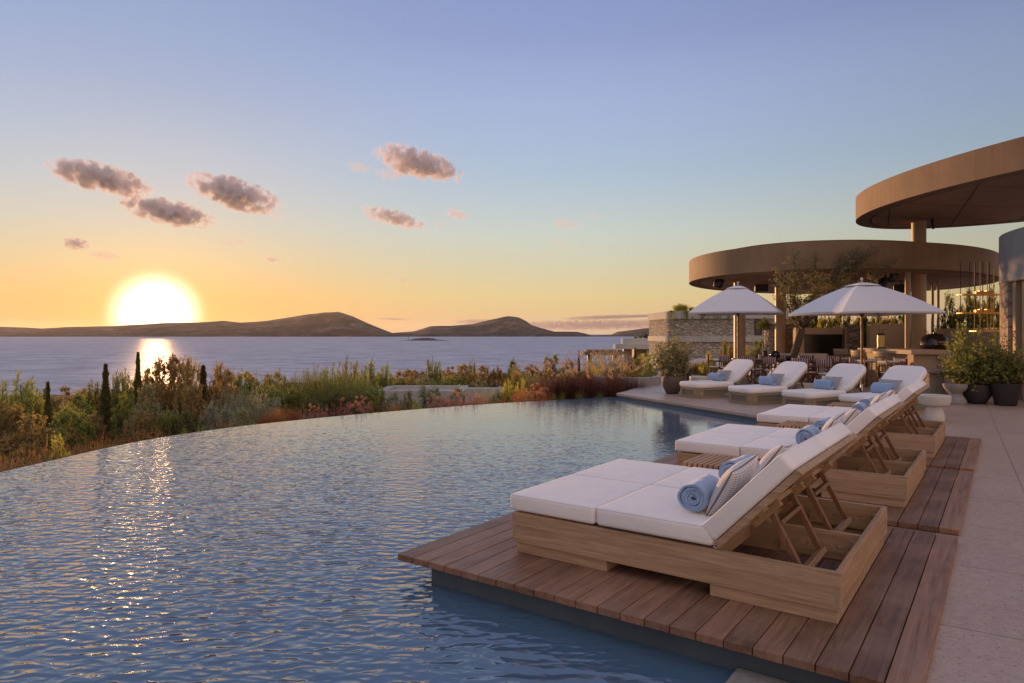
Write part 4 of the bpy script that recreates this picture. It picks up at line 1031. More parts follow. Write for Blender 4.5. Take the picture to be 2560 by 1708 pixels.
def roof(t, out, zb, zt, rimw, seams):
    mb = MB()
    i1 = inset(out, rimw)
    n_ = len(out)
    ring(mb, out, out, zb, zt)                                  # fascia
    ring(mb, i1, out, zb - 0.0005, zb - 0.0005)                          # soffit rim
    i0 = inset(out, .25); ring(mb, out, i0, zt, zt); ring(mb, i0, i0, zt, zt - .25)
    mb.add([(x, y, zt - .25) for x, y in i0], [tuple(range(n_))])
    ring(mb, i1, i1, zb + .05, zb - .0005)
    f = mb.build('roof_disc', M['fascia'], t)
    me = f.data; me.polygons.foreach_set('use_smooth', [len(p.vertices) == 4 and abs(p.normal.z) < .5 for p in me.polygons])
    i2 = inset(out, rimw + .06)
    mb = MB(); mb.add([(x, y, zb + .0505) for x, y in i1], [tuple(range(n_))[::-1]]); mb.build('shadow_gap', M['seam'], t)
    mb = MB(); mb.prism(i2, zb + .004, zb + .049); s_ = mb.build('soffit', M['soffit'], t)
    # seams clipped to the soffit outline
    mb = MB()
    poly = i2
    def clip(p, d):
        ts = []
        for i in range(n_):
            a = Vector(poly[i]); b = Vector(poly[(i + 1) % n_]); e = b - a; den = d.x * e.y - d.y * e.x
            if abs(den) < 1e-9: continue
            tt = ((a.x - p.x) * e.y - (a.y - p.y) * e.x) / den; uu = ((a.x - p.x) * d.y - (a.y - p.y) * d.x) / den
            if 0 <= uu < 1: ts.append(tt)
        return (min(ts), max(ts)) if len(ts) >= 2 else None
    for k, (px, py, ang) in enumerate(seams):
        p = Vector((px, py)); d = Vector((math.cos(R(ang)), math.sin(R(ang)))); r_ = clip(p, d)
        if not r_: continue
        a = p + d * (r_[0] + .02); b = p + d * (r_[1] - .02); zz = zb + .0025 - .0006 * k
        mb.beam((a.x, a.y, zz), (b.x, b.y, zz), .035, .001)
    mb.build('soffit_joint', M['seam'], s_)
    return f
def column(t, x, y, r, z0, z1, mat='column', name='column'):
    mb = MB(); mb.lathe([(r, z0), (r, z1)], 40, (x, y, 0)); return mb.build(name, M[mat], t, smooth=True, angle=40)
C1 = (13.30, 27.87); va, vb = (.644, .765), (-.765, .644)
o1 = ccw(ell(C1, 7.75, va, 5.38, vb))
t = thing('round_pavilion', (0, 0, 0), 0, 'open dining pavilion under the lower round brown roof', 'pavilion')
roof(t, o1, 3.6, 4.44, .38, [(x, 28 + (x - 12) * .3, 118) for x in (7.5, 9.5, 11.5, 13.5, 15.5, 17.5)] + [(13, y, 22) for y in (23, 25.5, 28, 30.5, 33)])
mb = MB(); mb.prism(inset(o1, 1.0), 4.2, 4.62); mb.build('roof_upstand', M['fascia'], t)
column(t, gx(1849, 26.2), 26.2, .215, 0, 3.62)
column(t, gx(1951, 28.2), 28.2, .215, 0, 3.62)
column(t, gx(2264.5 + 5, 19.9), 22.6, .075, 0, 3.62, 'column', 'slender_post') if False else None
for px, Y, r_ in ((2269.5, 22.3, .085), (2331.5, 26.5, .05), (2345.5, 26.5, .05)): column(t, gx(px, Y), Y, r_, 0, 3.62, 'column', 'slender_post')
C2 = (16.08, 17.12)
o2 = ccw(ell(C2, 8.16, (.346, -.938), 4.44, (-.938, -.346)))
t2 = thing('upper_round_canopy', (0, 0, 0), 0, 'higher round brown roof canopy at the right edge, on a thick column', 'canopy')
roof(t2, o2, 5.4, 6.16, .42, [(14.3, y, 10) for y in (12, 15, 18, 20.5, 22.6, 24.0)] + [(x, 18, 62) for x in (10, 12.2, 14.4, 16.6)])
column(t2, gx(2297, 23.2), 23.2, .225, 0, 5.46)
mb = MB(); bx_, by_ = gx(2307, 22.9), 22.6; mb.beam((bx_, by_ - .2, 5.36), (bx_ + .12, by_ - .1, 5.05), .06, .10); mb.build('light_fitting', M['black'], t2)
# speakers hung under the soffit
def speaker(px, py, Y, kind, label):
    x, z = gx(px, Y), gz(py, Y)
    t = thing('hanging_speaker', (x, Y, z), R(rng.uniform(-30, 30)), label, 'speaker', 'black speakers under the pavilion roof')
    mb = MB()
    if kind: mb.box(-.26, .26, -.16, .16, -.16, .16); mb.build('cabinet', M['black'], t, bevel=.02)
    else: mb.lathe([(.07, -.20), (.15, -.17), (.19, -.02), (.17, .14), (.08, .20)], 24, T=Matrix.Rotation(R(24), 4, 'Y')); mb.build('cabinet', M['black'], t, smooth=True, angle=50)
    mb = MB(); mb.tube([(0, 0, .14), (0, 0, 3.6 - z)], .02, 6); mb.lathe([(.07, 3.58 - z), (.07, 3.602 - z)], 16); mb.build('bracket', M['black'], t)
speaker(1797, 708, 25.4, 0, 'black pear shaped speaker at the left end of the pavilion roof')
speaker(1903, 720, 28.0, 1, 'black box speaker between the two left pavilion columns')
speaker(1954, 700, 26.0, 0, 'black speaker beside the second pavilion column, behind the olive tree')
speaker(2207, 706, 24.0, 0, 'round speaker catching sunlight just above the right parasol')
speaker(2230, 691, 23.2, 0, 'black speaker highest under the roof, right of the right parasol tip')
speaker(2253, 722, 26.0, 1, 'box speaker half hidden behind the right parasol near the thick column')

# ------------------------------------------------------------------ walls under the pavilion
TVY = 27.0
t = thing('television_wall', (0, 0, 0), 0, 'low beige rendered wall carrying the television under the pavilion', 'wall')
mb = MB(); mb.box(gx(1990, TVY), gx(2126, TVY), TVY, TVY + .3, 0, gz(819, TVY)); mb.build('wall_panel', M['beigewall'], t, bevel=.01)
mb = MB(); mb.box(gx(2108, TVY), gx(2111, TVY), TVY - .006, TVY - .0005, 0, gz(822, TVY)); mb.build('panel_joint', M['seam'], t)
t = thing('television', (gx(2058, TVY), TVY - .03, gz(862.5, TVY)), 0, 'large black flat screen television on the beige wall', 'television')
mb = MB(); mb.box(-.74, .74, -.03, .028, -.415, .415); mb.build('bezel', M['black'], t, bevel=.006)
mb = MB(); mb.box(-.725, .725, -.033, -.0305, -.40, .40); mb.build('screen', M['screen'], t)
mb = MB(); mb.lathe([(.0 + .66, 0), (.68, .4), (.66, 1.2), (.67, gz(811, 27.6))], 44, (gx(1952, 28.9), 28.9, 0)); o = mb.build('stone_cylinder', M['stone'], smooth=True, angle=40); tag(o, 'rough stone cylinder planter behind the second pavilion column', 'stone planter')
mb = MB(); mb.box(gx(2124, 26.8), gx(2161, 26.8), 26.8, 27.6, 0, gz(812, 26.8)); tag(mb.build('stone_pier', M['villastone'], bevel=.02), 'mottled grey stone pier right of the television', 'stone pier')
mb = MB(); mb.prism([(gx(2175, 25.4), 25.4), (gx(2268, 25.4), 25.4), (gx(2268, 25.4), 26.3), (gx(2166, 26.3), 26.3)], 0, gz(809.5, 25.4)); tag(mb.build('kitchen_wall', M['beigewall'], bevel=.01), 'tall beige wall block behind the bar with a sunlit left end', 'wall')
mb = MB(); pts = []
for k in range(25):
    a = R(200 - k * 5.2); pts.append((gx(2430, 22.5) - .2 + 1.9 * math.cos(a) * .9, 21.2 + 2.2 * math.sin(a) ))
arc = [(gx(2345, 24.5), 24.6), (gx(2380, 24), 24.4), (gx(2420, 23), 23.7), (gx(2460, 22), 22.6), (gx(2500, 21), 21.2), (gx(2540, 20), 19.6)]
arc = smooth_line(arc, 5)
q = arc + [(x + .25, y + .25) for x, y in arc[::-1]]
mb.prism(ccw(q), 0, 1.78); tag(mb.build('curved_garden_wall', M['beigewall'], smooth=True, angle=40), 'curved beige wall behind the sink and the potted shrubs', 'wall')

# bar counter
t = thing('bar_counter', (0, 0, 0), 0, 'beige bar counter with a thick top beneath the thick column', 'bar')
mb = MB(); mb.box(11.52, 12.40, 19.62, 22.3, 0, 1.0); mb.build('counter_body', M['beigewall'], t, bevel=.01)
mb = MB(); mb.box(11.36, 12.50, 19.45, 22.5, 1.0005, 1.13); mb.build('counter_top', M['beigewall'], t, bevel=.012)
t = thing('kitchen_unit', (0, 0, 0), 0, 'low outdoor kitchen unit with sink, behind the dark planters', 'kitchen unit')
mb = MB(); mb.box(gx(2376, 19.0), gx(2376, 19.0) + 1.1, 18.9, 19.6, 0, .95); mb.build('cabinet', M['column'], t, bevel=.01)
mb = MB(); mb.box(gx(2373, 19.0), gx(2373, 19.0) + 1.2, 18.86, 19.65, .9505, 1.0); mb.build('worktop', M['beigewall'], t, bevel=.01)
mb = MB()
for i in range(4): mb.box(gx(2376, 19.0) + .04 + i * .26, gx(2376, 19.0) + .27 + i * .26, 18.885, 18.899, .08, .92)
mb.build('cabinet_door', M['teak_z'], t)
fx = gx(2397, 19.2); mb = MB(); pts = [(fx, 19.15, 1.0), (fx, 19.15, 1.28)] + [(fx - .11 + .11 * math.cos(R(a)), 19.15, 1.28 + .11 * math.sin(R(a))) for a in range(15, 181, 15)] + [(fx - .22, 19.15, 1.2)]
mb.tube(pts, .014, 8); mb.lathe([(.03, 1.0), (.03, 1.05)], 12, (fx, 19.15, 0)); tag(mb.build('kitchen_tap', M['black'], smooth=True, angle=50), 'tall black gooseneck tap on the outdoor sink', 'tap')
# domed oven
t = thing('dome_oven', (gx(2345, 21.3), 21.3, 1.131), 0, 'dark glossy dome shaped grill oven on the bar', 'oven')
t.location = (12.35 + .85, 21.35, .0)
mb = MB(); mb.box(-.42, .42, -.4, .4, 0, .95); mb.build('stand', M['beigewall'], t, bevel=.01)
mb = MB(); mb.lathe([(.22, .951), (.34, 1.02), (.41, 1.17), (.42, 1.24)], 40); mb.build('lower_bowl', M['oven'], t, smooth=True, angle=40)
mb = MB(); mb.lathe([(.425, 1.25), (.41, 1.38), (.34, 1.50), (.20, 1.585), (.05, 1.60), (.05, 1.63), (.01, 1.64)], 40, T=Matrix.Rotation(R(0), 4, 'X')); mb.build('lid', M['oven'], t, smooth=True, angle=50)
mb = MB(); mb.tube([(-.16, -.42, 1.34), (-.16, -.5, 1.34), (.16, -.5, 1.34), (.16, -.42, 1.34)], .013, 6); mb.build('handle', M['steel'], t)
# bar lantern
def lantern(x, y, z, s, label, mat):
    t = thing('lantern', (x, y, z), 0, label, 'lantern')
    mb = MB(); mb.lathe([(.10 * s, 0), (.10 * s, .03 * s)], 20); mb.lathe([(.10 * s, .33 * s), (.09 * s, .36 * s), (.06 * s, .38 * s)], 20); mb.build('cap_and_base', M['black'], t)
    mb = MB(); mb.lathe([(.085 * s, .031 * s), (.09 * s, .18 * s), (.085 * s, .329 * s)], 20); mb.build('shade', M[mat], t, smooth=True, angle=50)
    mb = MB(); mb.tube([(-.05 * s, 0, .375 * s), (-.055 * s, 0, .47 * s), (.055 * s, 0, .47 * s), (.05 * s, 0, .375 * s)], .006 * s, 6); mb.build('handle', M['black'], t)
lantern(11.65, 21.6, 1.131, 1.25, 'metal lantern with a loop handle on the bar top', 'brass')
# bar stools
def make_stool():
    t = thing('bar_stool'); w, d = .21, .20
    mb = MB(); mb.slab(rrect(-d, d, -w, w, .05, 4), .755, .805, .02, puff=.008); mb.build('seat_cushion', M['cushion'], t, smooth=True)
    mb = MB(); mb.box(-d, d, -w, w, .72, .754); mb.build('seat_frame', M['paleteak'], t, bevel=.006)
    for sx__, sy in ((-1, -1), (-1, 1), (1, -1), (1, 1)):
        mb = MB(); mb.tube([(sx__ * (d + .03), sy * (w + .015), 0), (sx__ * (d - .01), sy * (w - .015), .74)] + ([(-d - .03, sy * (w - .015), 1.02)] if sx__ < 0 else [(d - .01, sy * (w - .015), .74)][:0]), .017, 8); mb.build('leg', M['teakleg'], t, smooth=True, angle=50)
    mb = MB()
    for sy in (-1, 1): mb.beam((-d - .01, sy * w, .27), (d + .01, sy * w, .27), .025, .025)
    mb.beam((d + .01, -w, .24), (d + .01, w, .24), .03, .02); mb.beam((-d - .01, -w, .30), (-d - .01, w, .30), .025, .02); mb.split('footrest', M['paleteak'], t)
    V = []; Fq = []; n_ = 10
    for j in range(4):
        for i in range(n_ + 1):
            u = i / n_ * 2 - 1; V.append((-d - .025 - .05 * (1 - u * u) - j * .012, u * (w + .02), .88 + j * .075))
    for j in range(3):
        for i in range(n_): Fq.append((j * (n_ + 1) + i, j * (n_ + 1) + i + 1, (j + 1) * (n_ + 1) + i + 1, (j + 1) * (n_ + 1) + i))
    me = bpy.data.meshes.new('backrest'); me.from_pydata(V, [], Fq); me.update(); o = link('backrest', me, M['paleteak'], t, smooth=True); s_ = o.modifiers.new('t', 'SOLIDIFY'); s_.thickness = .02
    return t
st0 = make_stool()
for k, (x, y, a, lab) in enumerate(((10.95, 19.9, 8, 'bar stool nearest the camera, at the near end of the bar'), (10.72, 20.75, 14, 'bar stool second from the camera, just right of the parasol pole'), (11.22, 21.35, -6, 'bar stool tucked close to the counter behind the front two'), (10.98, 22.45, 28, 'farthest bar stool, left of the parasol pole'))):
    b = st0 if k == 0 else copy_tree(st0); b.location = (x, y, .001); b.scale = (1.12, 1.12, 1.0); b.rotation_euler = (0, 0, R(a)); tag(b, lab, 'bar stool', 'teak bar stools with woven backs')
# hanging shelf
t = thing('hanging_shelf', (0, 0, 0), 0, 'sunlit metal shelf rack hung on rods from the pavilion roof', 'shelf')
HY = 19.2
for z, x0 in ((gz(737, HY), 2400), (gz(783, HY), 2400), (gz(828, HY), 2432)):
    mb = MB(); mb.box(gx(x0, HY), gx(2500, HY), HY - .16, HY + .16, z - .02, z + .02); mb.build('shelf_board', M['brass'], t, bevel=.004)
for z in (gz(733, HY), gz(779, HY)):
    for k in range(5): mb = MB(); x = gx(2437 + k * 9, HY); mb.box(x, x + .08, HY - .05, HY + .05, z - .02, z + .045 + .02 * (k % 2)); mb.build('metal_box', M['brass'], t)
for k, px in enumerate((2410, 2427, 2433, 2441, 2447, 2459, 2466, 2475, 2483, 2490)):
    mb = MB(); x = gx(px, HY); yy = HY + (-.15 if k % 2 else .15); mb.tube([(x, yy, gz(829, HY) if k > 0 else gz(784, HY)), (x, yy, 3.62)], .011, 6); mb.build('rod', M['brass'] if k % 2 else M['black'], t)

# ------------------------------------------------------------------ building at the right edge
t = thing('right_wing_building', (0, 0, 0), 0, 'grey rendered building with slatted shutter and stone piers at the right edge', 'building')
bc = (16.4, 15.2)
def arcp(r0, a0, a1, n_=40): return [(bc[0] + r0 * math.cos(R(a0 + (a1 - a0) * k / n_)), bc[1] + r0 * math.sin(R(a0 + (a1 - a0) * k / n_))) for k in range(n_ + 1)]
rr0 = 4.55
mb = MB(); q = arcp(rr0, 120, 250) + arcp(rr0 - .3, 250, 120); mb.prism(q, 2.88, 4.08); mb.build('upper_wall', M['greywall'], t, smooth=True, angle=40)
mb = MB(); mb.prism(arcp(rr0 - .02, 120, 250), 2.86, 2.879); mb.build('ceiling', M['greywall'], t)
def seg(name, a0, a1, r_, th_, z0, z1, mat):
    mb = MB(); mb.prism(arcp(r_, a0, a1, 6) + arcp(r_ - th_, a1, a0, 6), z0, z1); return mb.build(name, M[mat], t, smooth=True, angle=40)
seg('stone_pier', 144, 160, rr0 - .02, .5, 0, 2.858, 'stone')
seg('door_jamb', 160.3, 163, rr0 - .10, .2, 0, 2.85, 'column')
seg('recess_wall', 163, 167, rr0 - .22, .1, 0, 2.85, 'greywall')
sp_ = seg('slat_backing', 167, 171.5, rr0 - .16, .05, 0.12, 2.84, 'seam')
for k in range(9):
    a = 167.3 + k * .47; mb = MB(); p = Vector((bc[0] + (rr0 - .12) * math.cos(R(a)), bc[1] + (rr0 - .12) * math.sin(R(a)), 0))
    mb.tube([(p.x, p.y, .12), (p.x, p.y, 2.84)], .016, 6); mb.build('slat', M['sunlitwood'], t)
seg('stone_pier', 171.8, 182, rr0 - .02, .5, 0, 2.858, 'stone')
seg('inner_wall', 118, 144, rr0 - .5, .15, 0, 2.85, 'beigewall')
seg('inner_wall', 182, 240, rr0 - .5, .15, 0, 2.85, 'beigewall')

# ------------------------------------------------------------------ dining furniture (all set out along the terrace axis)
vd = Vector((.456, -.890, 0)); wd = Vector((.890, .456, 0)); an_v = math.atan2(vd.y, vd.x)
base = Vector((6.95, 23.55, 0))
tc_ = base + vd * 2.35 + wd * .82
t = thing('dining_table', (tc_.x, tc_.y, .001), an_v, 'long dining table with a dark top among the striped chairs', 'dining table')
mb = MB(); mb.slab(rrect(-2.15, 2.15, -.45, .45, .40, 8), .71, .75, .012); mb.build('table_top', M['black'], t, smooth=True, angle=30)
for x in (-1.3, 1.3): mb = MB(); mb.lathe([(.30, 0), (.20, .15), (.13, .4), (.17, .709)], 28, (x, 0, 0)); mb.build('pedestal', M['whitestone'], t, smooth=True, angle=40)
def make_chair():
    # local +x is the way the sitter faces; y across
    t = thing('director_chair'); w = .27
    mb = MB(); mb.slab(rrect(-.22, .24, -w + .02, w - .02, .03, 3), .44, .475, .012); mb.build('seat', M['cushion'], t, smooth=True)
    for s in (-1, 1):
        mb = MB(); mb.beam((-.24, s * w, 0.0), (-.24, s * w, .90), .035, .028, (0, 1, 0)); mb.build('back_post', M['redwood'], t)
        mb = MB(); mb.beam((.24, s * w, 0.0), (.24, s * w, .64), .035, .028, (0, 1, 0)); mb.build('front_post', M['redwood'], t)
        mb = MB(); mb.box(-.27, .29, s * w - .03, s * w + .03, .641, .665); mb.build('armrest', M['redwood'], t)
        mb = MB(); mb.beam((-.26, s * w, .43), (.26, s * w, .43), .025, .03); mb.beam((-.26, s * w, .03), (.26, s * w, .03), .03, .035); mb.build('side_rail', M['redwood'], t)
    for x in (-.2, .2):
        mb = MB(); mb.beam((x, -w, .05), (x, w, .42), .03, .02, (1, 0, 0)); mb.beam((x + .022, w, .05), (x + .022, -w, .42), .03, .02, (1, 0, 0)); mb.build('cross_brace', M['redwood'], t)
    V = []; Fq = []; n_ = 8
    for j in range(3):
        for i in range(n_ + 1):
            u = i / n_ * 2 - 1; V.append((-.24 - .02 * (1 - u * u), u * (w + .012), .655 + j * .11))
    for j in range(2):
        for i in range(n_): Fq.append((j * (n_ + 1) + i, j * (n_ + 1) + i + 1, (j + 1) * (n_ + 1) + i + 1, (j + 1) * (n_ + 1) + i))
    me = bpy.data.meshes.new('back_canvas'); me.from_pydata(V, [], Fq); me.update(); o = link('back_canvas', me, M['stripe'], t, smooth=True); s_ = o.modifiers.new('t', 'SOLIDIFY'); s_.thickness = .045; s_.offset = 0
    return t
ch0 = make_chair(); first = True
wa = math.atan2(wd.y, wd.x)
near = [(0.05, 'far left end of the near row, seen almost side on', -38), (.78, 'second in the near row, behind the leftmost lounger', -6), (1.75, 'third in the near row, behind the left parasol pole', 4), (2.65, 'fourth in the near row, crossed legs in view', -4), (3.75, 'fifth in the near row, half hidden by the second lounger', 5), (4.60, 'right end of the near row, left of the right parasol', -3)]
for s, lab, da in near:
    c = ch0 if first else copy_tree(ch0); first = False
    p = base + vd * s + Vector((0, 0, .001)); c.location = p; c.rotation_euler = (0, 0, wa + R(da)); tag(c, 'striped director chair, ' + lab, 'chair', 'striped director chairs around the dining table')
far = [(.5, 'left end of the far side of the table', 183), (1.35, 'second on the far side, left of the olive trunk', 178), (2.2, 'third on the far side, behind the black vase', 181), (3.2, 'fourth on the far side, right of the olive trunk', 176), (4.1, 'right end of the far side', 184)]
for s, lab, da in far:
    c = copy_tree(ch0); p = base + vd * s + wd * 1.68 + Vector((0, 0, .001)); c.location = p; c.rotation_euler = (0, 0, wa + R(da)); tag(c, 'striped director chair, ' + lab, 'chair', 'striped director chairs around the dining table')
c = copy_tree(ch0); p = base + vd * 5.2 + wd * 1.9 + Vector((0, 0, .001)); c.location = p; c.rotation_euler = (0, 0, R(185)); tag(c, 'striped director chair standing apart between the table and the bar stools', 'chair', 'striped director chairs around the dining table')
vp = tc_ + vd * (-.45)
mb = MB(); mb.lathe([(.06, 0), (.10, .02), (.155, .10), (.165, .17), (.13, .25), (.075, .275), (.085, .29), (.06, .29)], 32); o = mb.build('black_vase', M['glossblack'], smooth=True, angle=50); o.location = (vp.x, vp.y, .7515); tag(o, 'large round glossy black vase on the dining table', 'vase')
vp2 = tc_ + vd * (-.02) + wd * .12
mb = MB(); mb.lathe([(.04, 0), (.08, .02), (.10, .07), (.07, .12), (.05, .13)], 28); o = mb.build('black_pot', M['glossblack'], smooth=True, angle=50); o.location = (vp2.x, vp2.y, .7515); tag(o, 'small glossy black pot right of the large vase', 'pot')
vp3 = tc_ + vd * (-.85) - wd * .02; lantern(vp3.x, vp3.y, .7515, .75, 'dark lantern left of the black vase on the dining table', 'potdark')
# lounge sofa behind
t = thing('lounge_sofa', (gx(1998, 25.6), 25.6, .001), R(4), 'low sofa with cream cushions in front of the television', 'sofa')
mb = MB(); mb.box(-.95, .95, -.42, .42, .08, .36); mb.build('sofa_base', M['redwood'], t, bevel=.01)
mb = MB(); mb.slab(rrect(-.93, .93, -.40, .25, .05, 4), .361, .50, .04, puff=.02); mb.build('seat_cushion', M['cushion'], t, smooth=True)
mb = MB(); mb.slab(rrect(-.93, .93, -.42, -.20, .08, 5), .501, .86, .07, puff=.01); mb.build('back_cushion', M['cushion'], t, smooth=True)
t = thing('bench_seat', (gx(2108, 22.6), 22.6, .001), R(10), 'cream cushioned bench between the dining chairs and the stools', 'bench')
mb = MB(); mb.box(-.38, .38, -.3, .3, .05, .34); mb.build('bench_base', M['redwood'], t, bevel=.01)
mb = MB(); mb.slab(rrect(-.38, .38, -.3, .3, .05, 4), .341, .45, .035, puff=.015); mb.build('seat_cushion', M['cushion'], t, smooth=True)

# ------------------------------------------------------------------ neighbours beyond the terrace
VY = 60.0
t = thing('stone_villa', (0, 0, 0), 0, 'two storey stone clad villa with white bands behind the left parasol', 'house')
def vpoly(x0, x1, dep, r_=1.2, off=0.0):
    a, b = gx(x0, VY) - off, gx(x1, VY); y0 = VY - off
    pts = [(b, y0), (b, y0 + dep), (a, y0 + dep)]
    for k in range(9):
        an_ = R(180 + 90 * k / 8); pts.append((a + r_ + r_ * math.cos(an_), y0 + r_ + r_ * math.sin(an_)))
    return pts
zs = [gz(p, VY) for p in (925, 903, 855, 841, 797, 778)]
for i, (z0, z1, mt, nm, off) in enumerate(((-2.6, zs[1], 'whitewall', 'white_band', .12), (zs[1], zs[2], 'villastone', 'stone_storey', 0), (zs[2], zs[3], 'whitewall', 'white_band', .15), (zs[3], zs[4], 'villastone', 'stone_storey', 0), (zs[4], zs[5], 'whitewall', 'white_band', .15))):
    mb = MB(); mb.prism(vpoly(1674, 1990, 9, off=off), z0 + (0 if i == 0 else .0008), z1); mb.build(nm, M[mt], t, smooth=True, angle=40)
f = MB(); f.box(gx(1886, VY), gx(1905, VY), VY - .05, VY - .002, gz(837, VY), gz(798, VY)); w_ = f.build('window', M['seam'], t)
f = MB(); f.box(gx(1888, VY), gx(1898, VY), VY - .058, VY - .051, gz(836, VY), gz(799, VY)); f.build('pane', M['screen'], w_)
for px in (1729, 1768, 1800): f = MB(); f.box(gx(px, VY), gx(px + 2, VY), VY - .16, VY - .151, gz(797, VY), gz(790, VY)); f.build('rain_spout', M['seam'], t)
# modern white house further out
HY2 = 95.0
t = thing('terraced_white_house', (0, 0, 0), 0, 'distant pale house of stacked curved slabs on a round column', 'house')
def rslab(x0, x1, y0p, y1p, Y, dep, rr__, mat='farwhite', nm='roof_slab'):
    a, b = gx(x0, Y), gx(x1, Y); pts = [(b, Y), (b, Y + dep)]
    for k in range(13):
        an_ = R(90 + 180 * k / 12); pts.append((a + dep / 2 + dep / 2 * math.cos(an_), Y + dep / 2 + dep / 2 * math.sin(an_)))
    mb = MB(); mb.prism(pts, gz(y1p, Y), gz(y0p, Y)); return mb.build(nm, M[mat], t, smooth=True, angle=40)
rslab(1558, 1680, 846.5, 860, HY2, 3.2, 1); rslab(1540, 1685, 860.2, 873, HY2 - 1, 4.6, 1)
mb = MB(); mb.lathe([(.62, -5.0), (.62, gz(872.5, HY2))], 24, (gx(1572, HY2), HY2 + 1.2, 0)); mb.build('column', M['column'], t, smooth=True, angle=40)
mb = MB(); mb.box(gx(1590, HY2), gx(1680, HY2), HY2 + 1.5, HY2 + 3, -5, gz(873, HY2)); mb.build('back_wall', M['beigewall'], t)
mb = MB(); mb.prism([(gx(1615, HY2), HY2 - .4), (gx(1680, HY2), HY2 - .4), (gx(1680, HY2), HY2 + 1)], gz(886, HY2), gz(873.3, HY2)); mb.build('stair_soffit', M['farwhite'], t)
t = thing('round_beach_canopy', (0, 0, 0), 0, 'distant low round canopy lit orange at its left end, by the shore', 'canopy')
CYc = 88.0; cx_ = gx(1508, CYc); rx = gx(1564, CYc) - cx_
def el2(s, n_=60): return [(cx_ + rx * s * math.cos(2 * math.pi * k / n_), CYc + rx * 1.15 * s * math.sin(2 * math.pi * k / n_)) for k in range(n_)]
mb = MB(); mb.prism(el2(1), gz(887, CYc), gz(878.5, CYc)); mb.prism(el2(.84), gz(878.4, CYc), gz(874.5, CYc)); mb.build('roof_slab', M['fascia'], t, smooth=True, angle=40)
for px in (1474, 1537): mb = MB(); mb.lathe([(.3, -5.5), (.3, gz(886.9, CYc))], 16, (gx(px, CYc), CYc, 0)); mb.build('column', M['column'], t)
mb = MB(); q = smooth_line([(gx(1552, 80), 78.0), (gx(1575, 80), 76.5), (gx(1610, 80), 77.5), (gx(1640, 80), 80)], 6); mb.prism(ccw(q + [(x, y + .5) for x, y in q[::-1]]), gz(910, 78), gz(893, 78)); tag(mb.build('curved_stone_wall', M['stone'], smooth=True, angle=40), 'curved stone wall below the distant white house', 'wall')
# roof parapets of the house below
BY = 24.5
t = thing('sunken_house_roof', (0, 0, 0), 0, 'flat grey white roof of a sunken house amid the shrubs beyond the pool', 'house')
zt = gz(977, BY)
mb = MB(); mb.box(gx(940, BY), gx(1030, BY), BY, BY + .3, -2.5, zt); mb.box(gx(1030, BY) + .001, gx(1160, BY), BY + .02, BY + .3, -2.5, zt - .01); mb.box(gx(940, BY), gx(940, BY) + .3, BY + .301, BY + 2.6, -2.5, zt); mb.box(gx(1160, BY) - .3, gx(1160, BY), BY + .301, BY + 2.6, -2.5, zt - .005); mb.box(gx(940, BY) + .301, gx(1160, BY) - .301, BY + 2.3, BY + 2.6, -2.5, zt - .002); mb.build('parapet', M['whitewall'], t, bevel=.01)
mb = MB(); mb.box(gx(940, BY) + .301, gx(1160, BY) - .301, BY + .301, BY + 2.29, -2.5, zt - .12); mb.build('roof_deck', M['whitewall'], t)
BY2 = 22.5
mb = MB(); mb.box(gx(1162, BY2), gx(1259, BY2), BY2, BY2 + .35, -2, gz(971, BY2)); tag(mb.build('garden_wall', M['whitewall'], bevel=.01), 'short greyish white garden wall just beyond the pool edge', 'wall')
t = thing('vent_pipe', (gx(1251, 25), 25, gz(992, 25)), 0, 'short white vent pipe behind the garden wall', 'vent pipe')
mb = MB(); mb.lathe([(.055, -.4), (.055, .32)], 20); mb.build('pipe', M['whitewall'], t, smooth=True, angle=40)
mb = MB(); mb.lathe([(.06, .321), (.07, .33), (.07, .37), (.04, .385)], 20); mb.build('cap', M['steel'], t)
# low curved wall at the terrace tip
q = smooth_line([(2.55, 21.8), (3.3, 21.3), (4.0, 20.9), (4.7, 21.6)], 6)
mb = MB(); mb.prism(ccw(q + [(x + .05, y + .3) for x, y in q[::-1]]), -.6, .24); tag(mb.build('low_curved_wall', M['whitewall'], smooth=True, angle=40), 'low white curved wall behind the red grasses and the brown planter', 'wall')
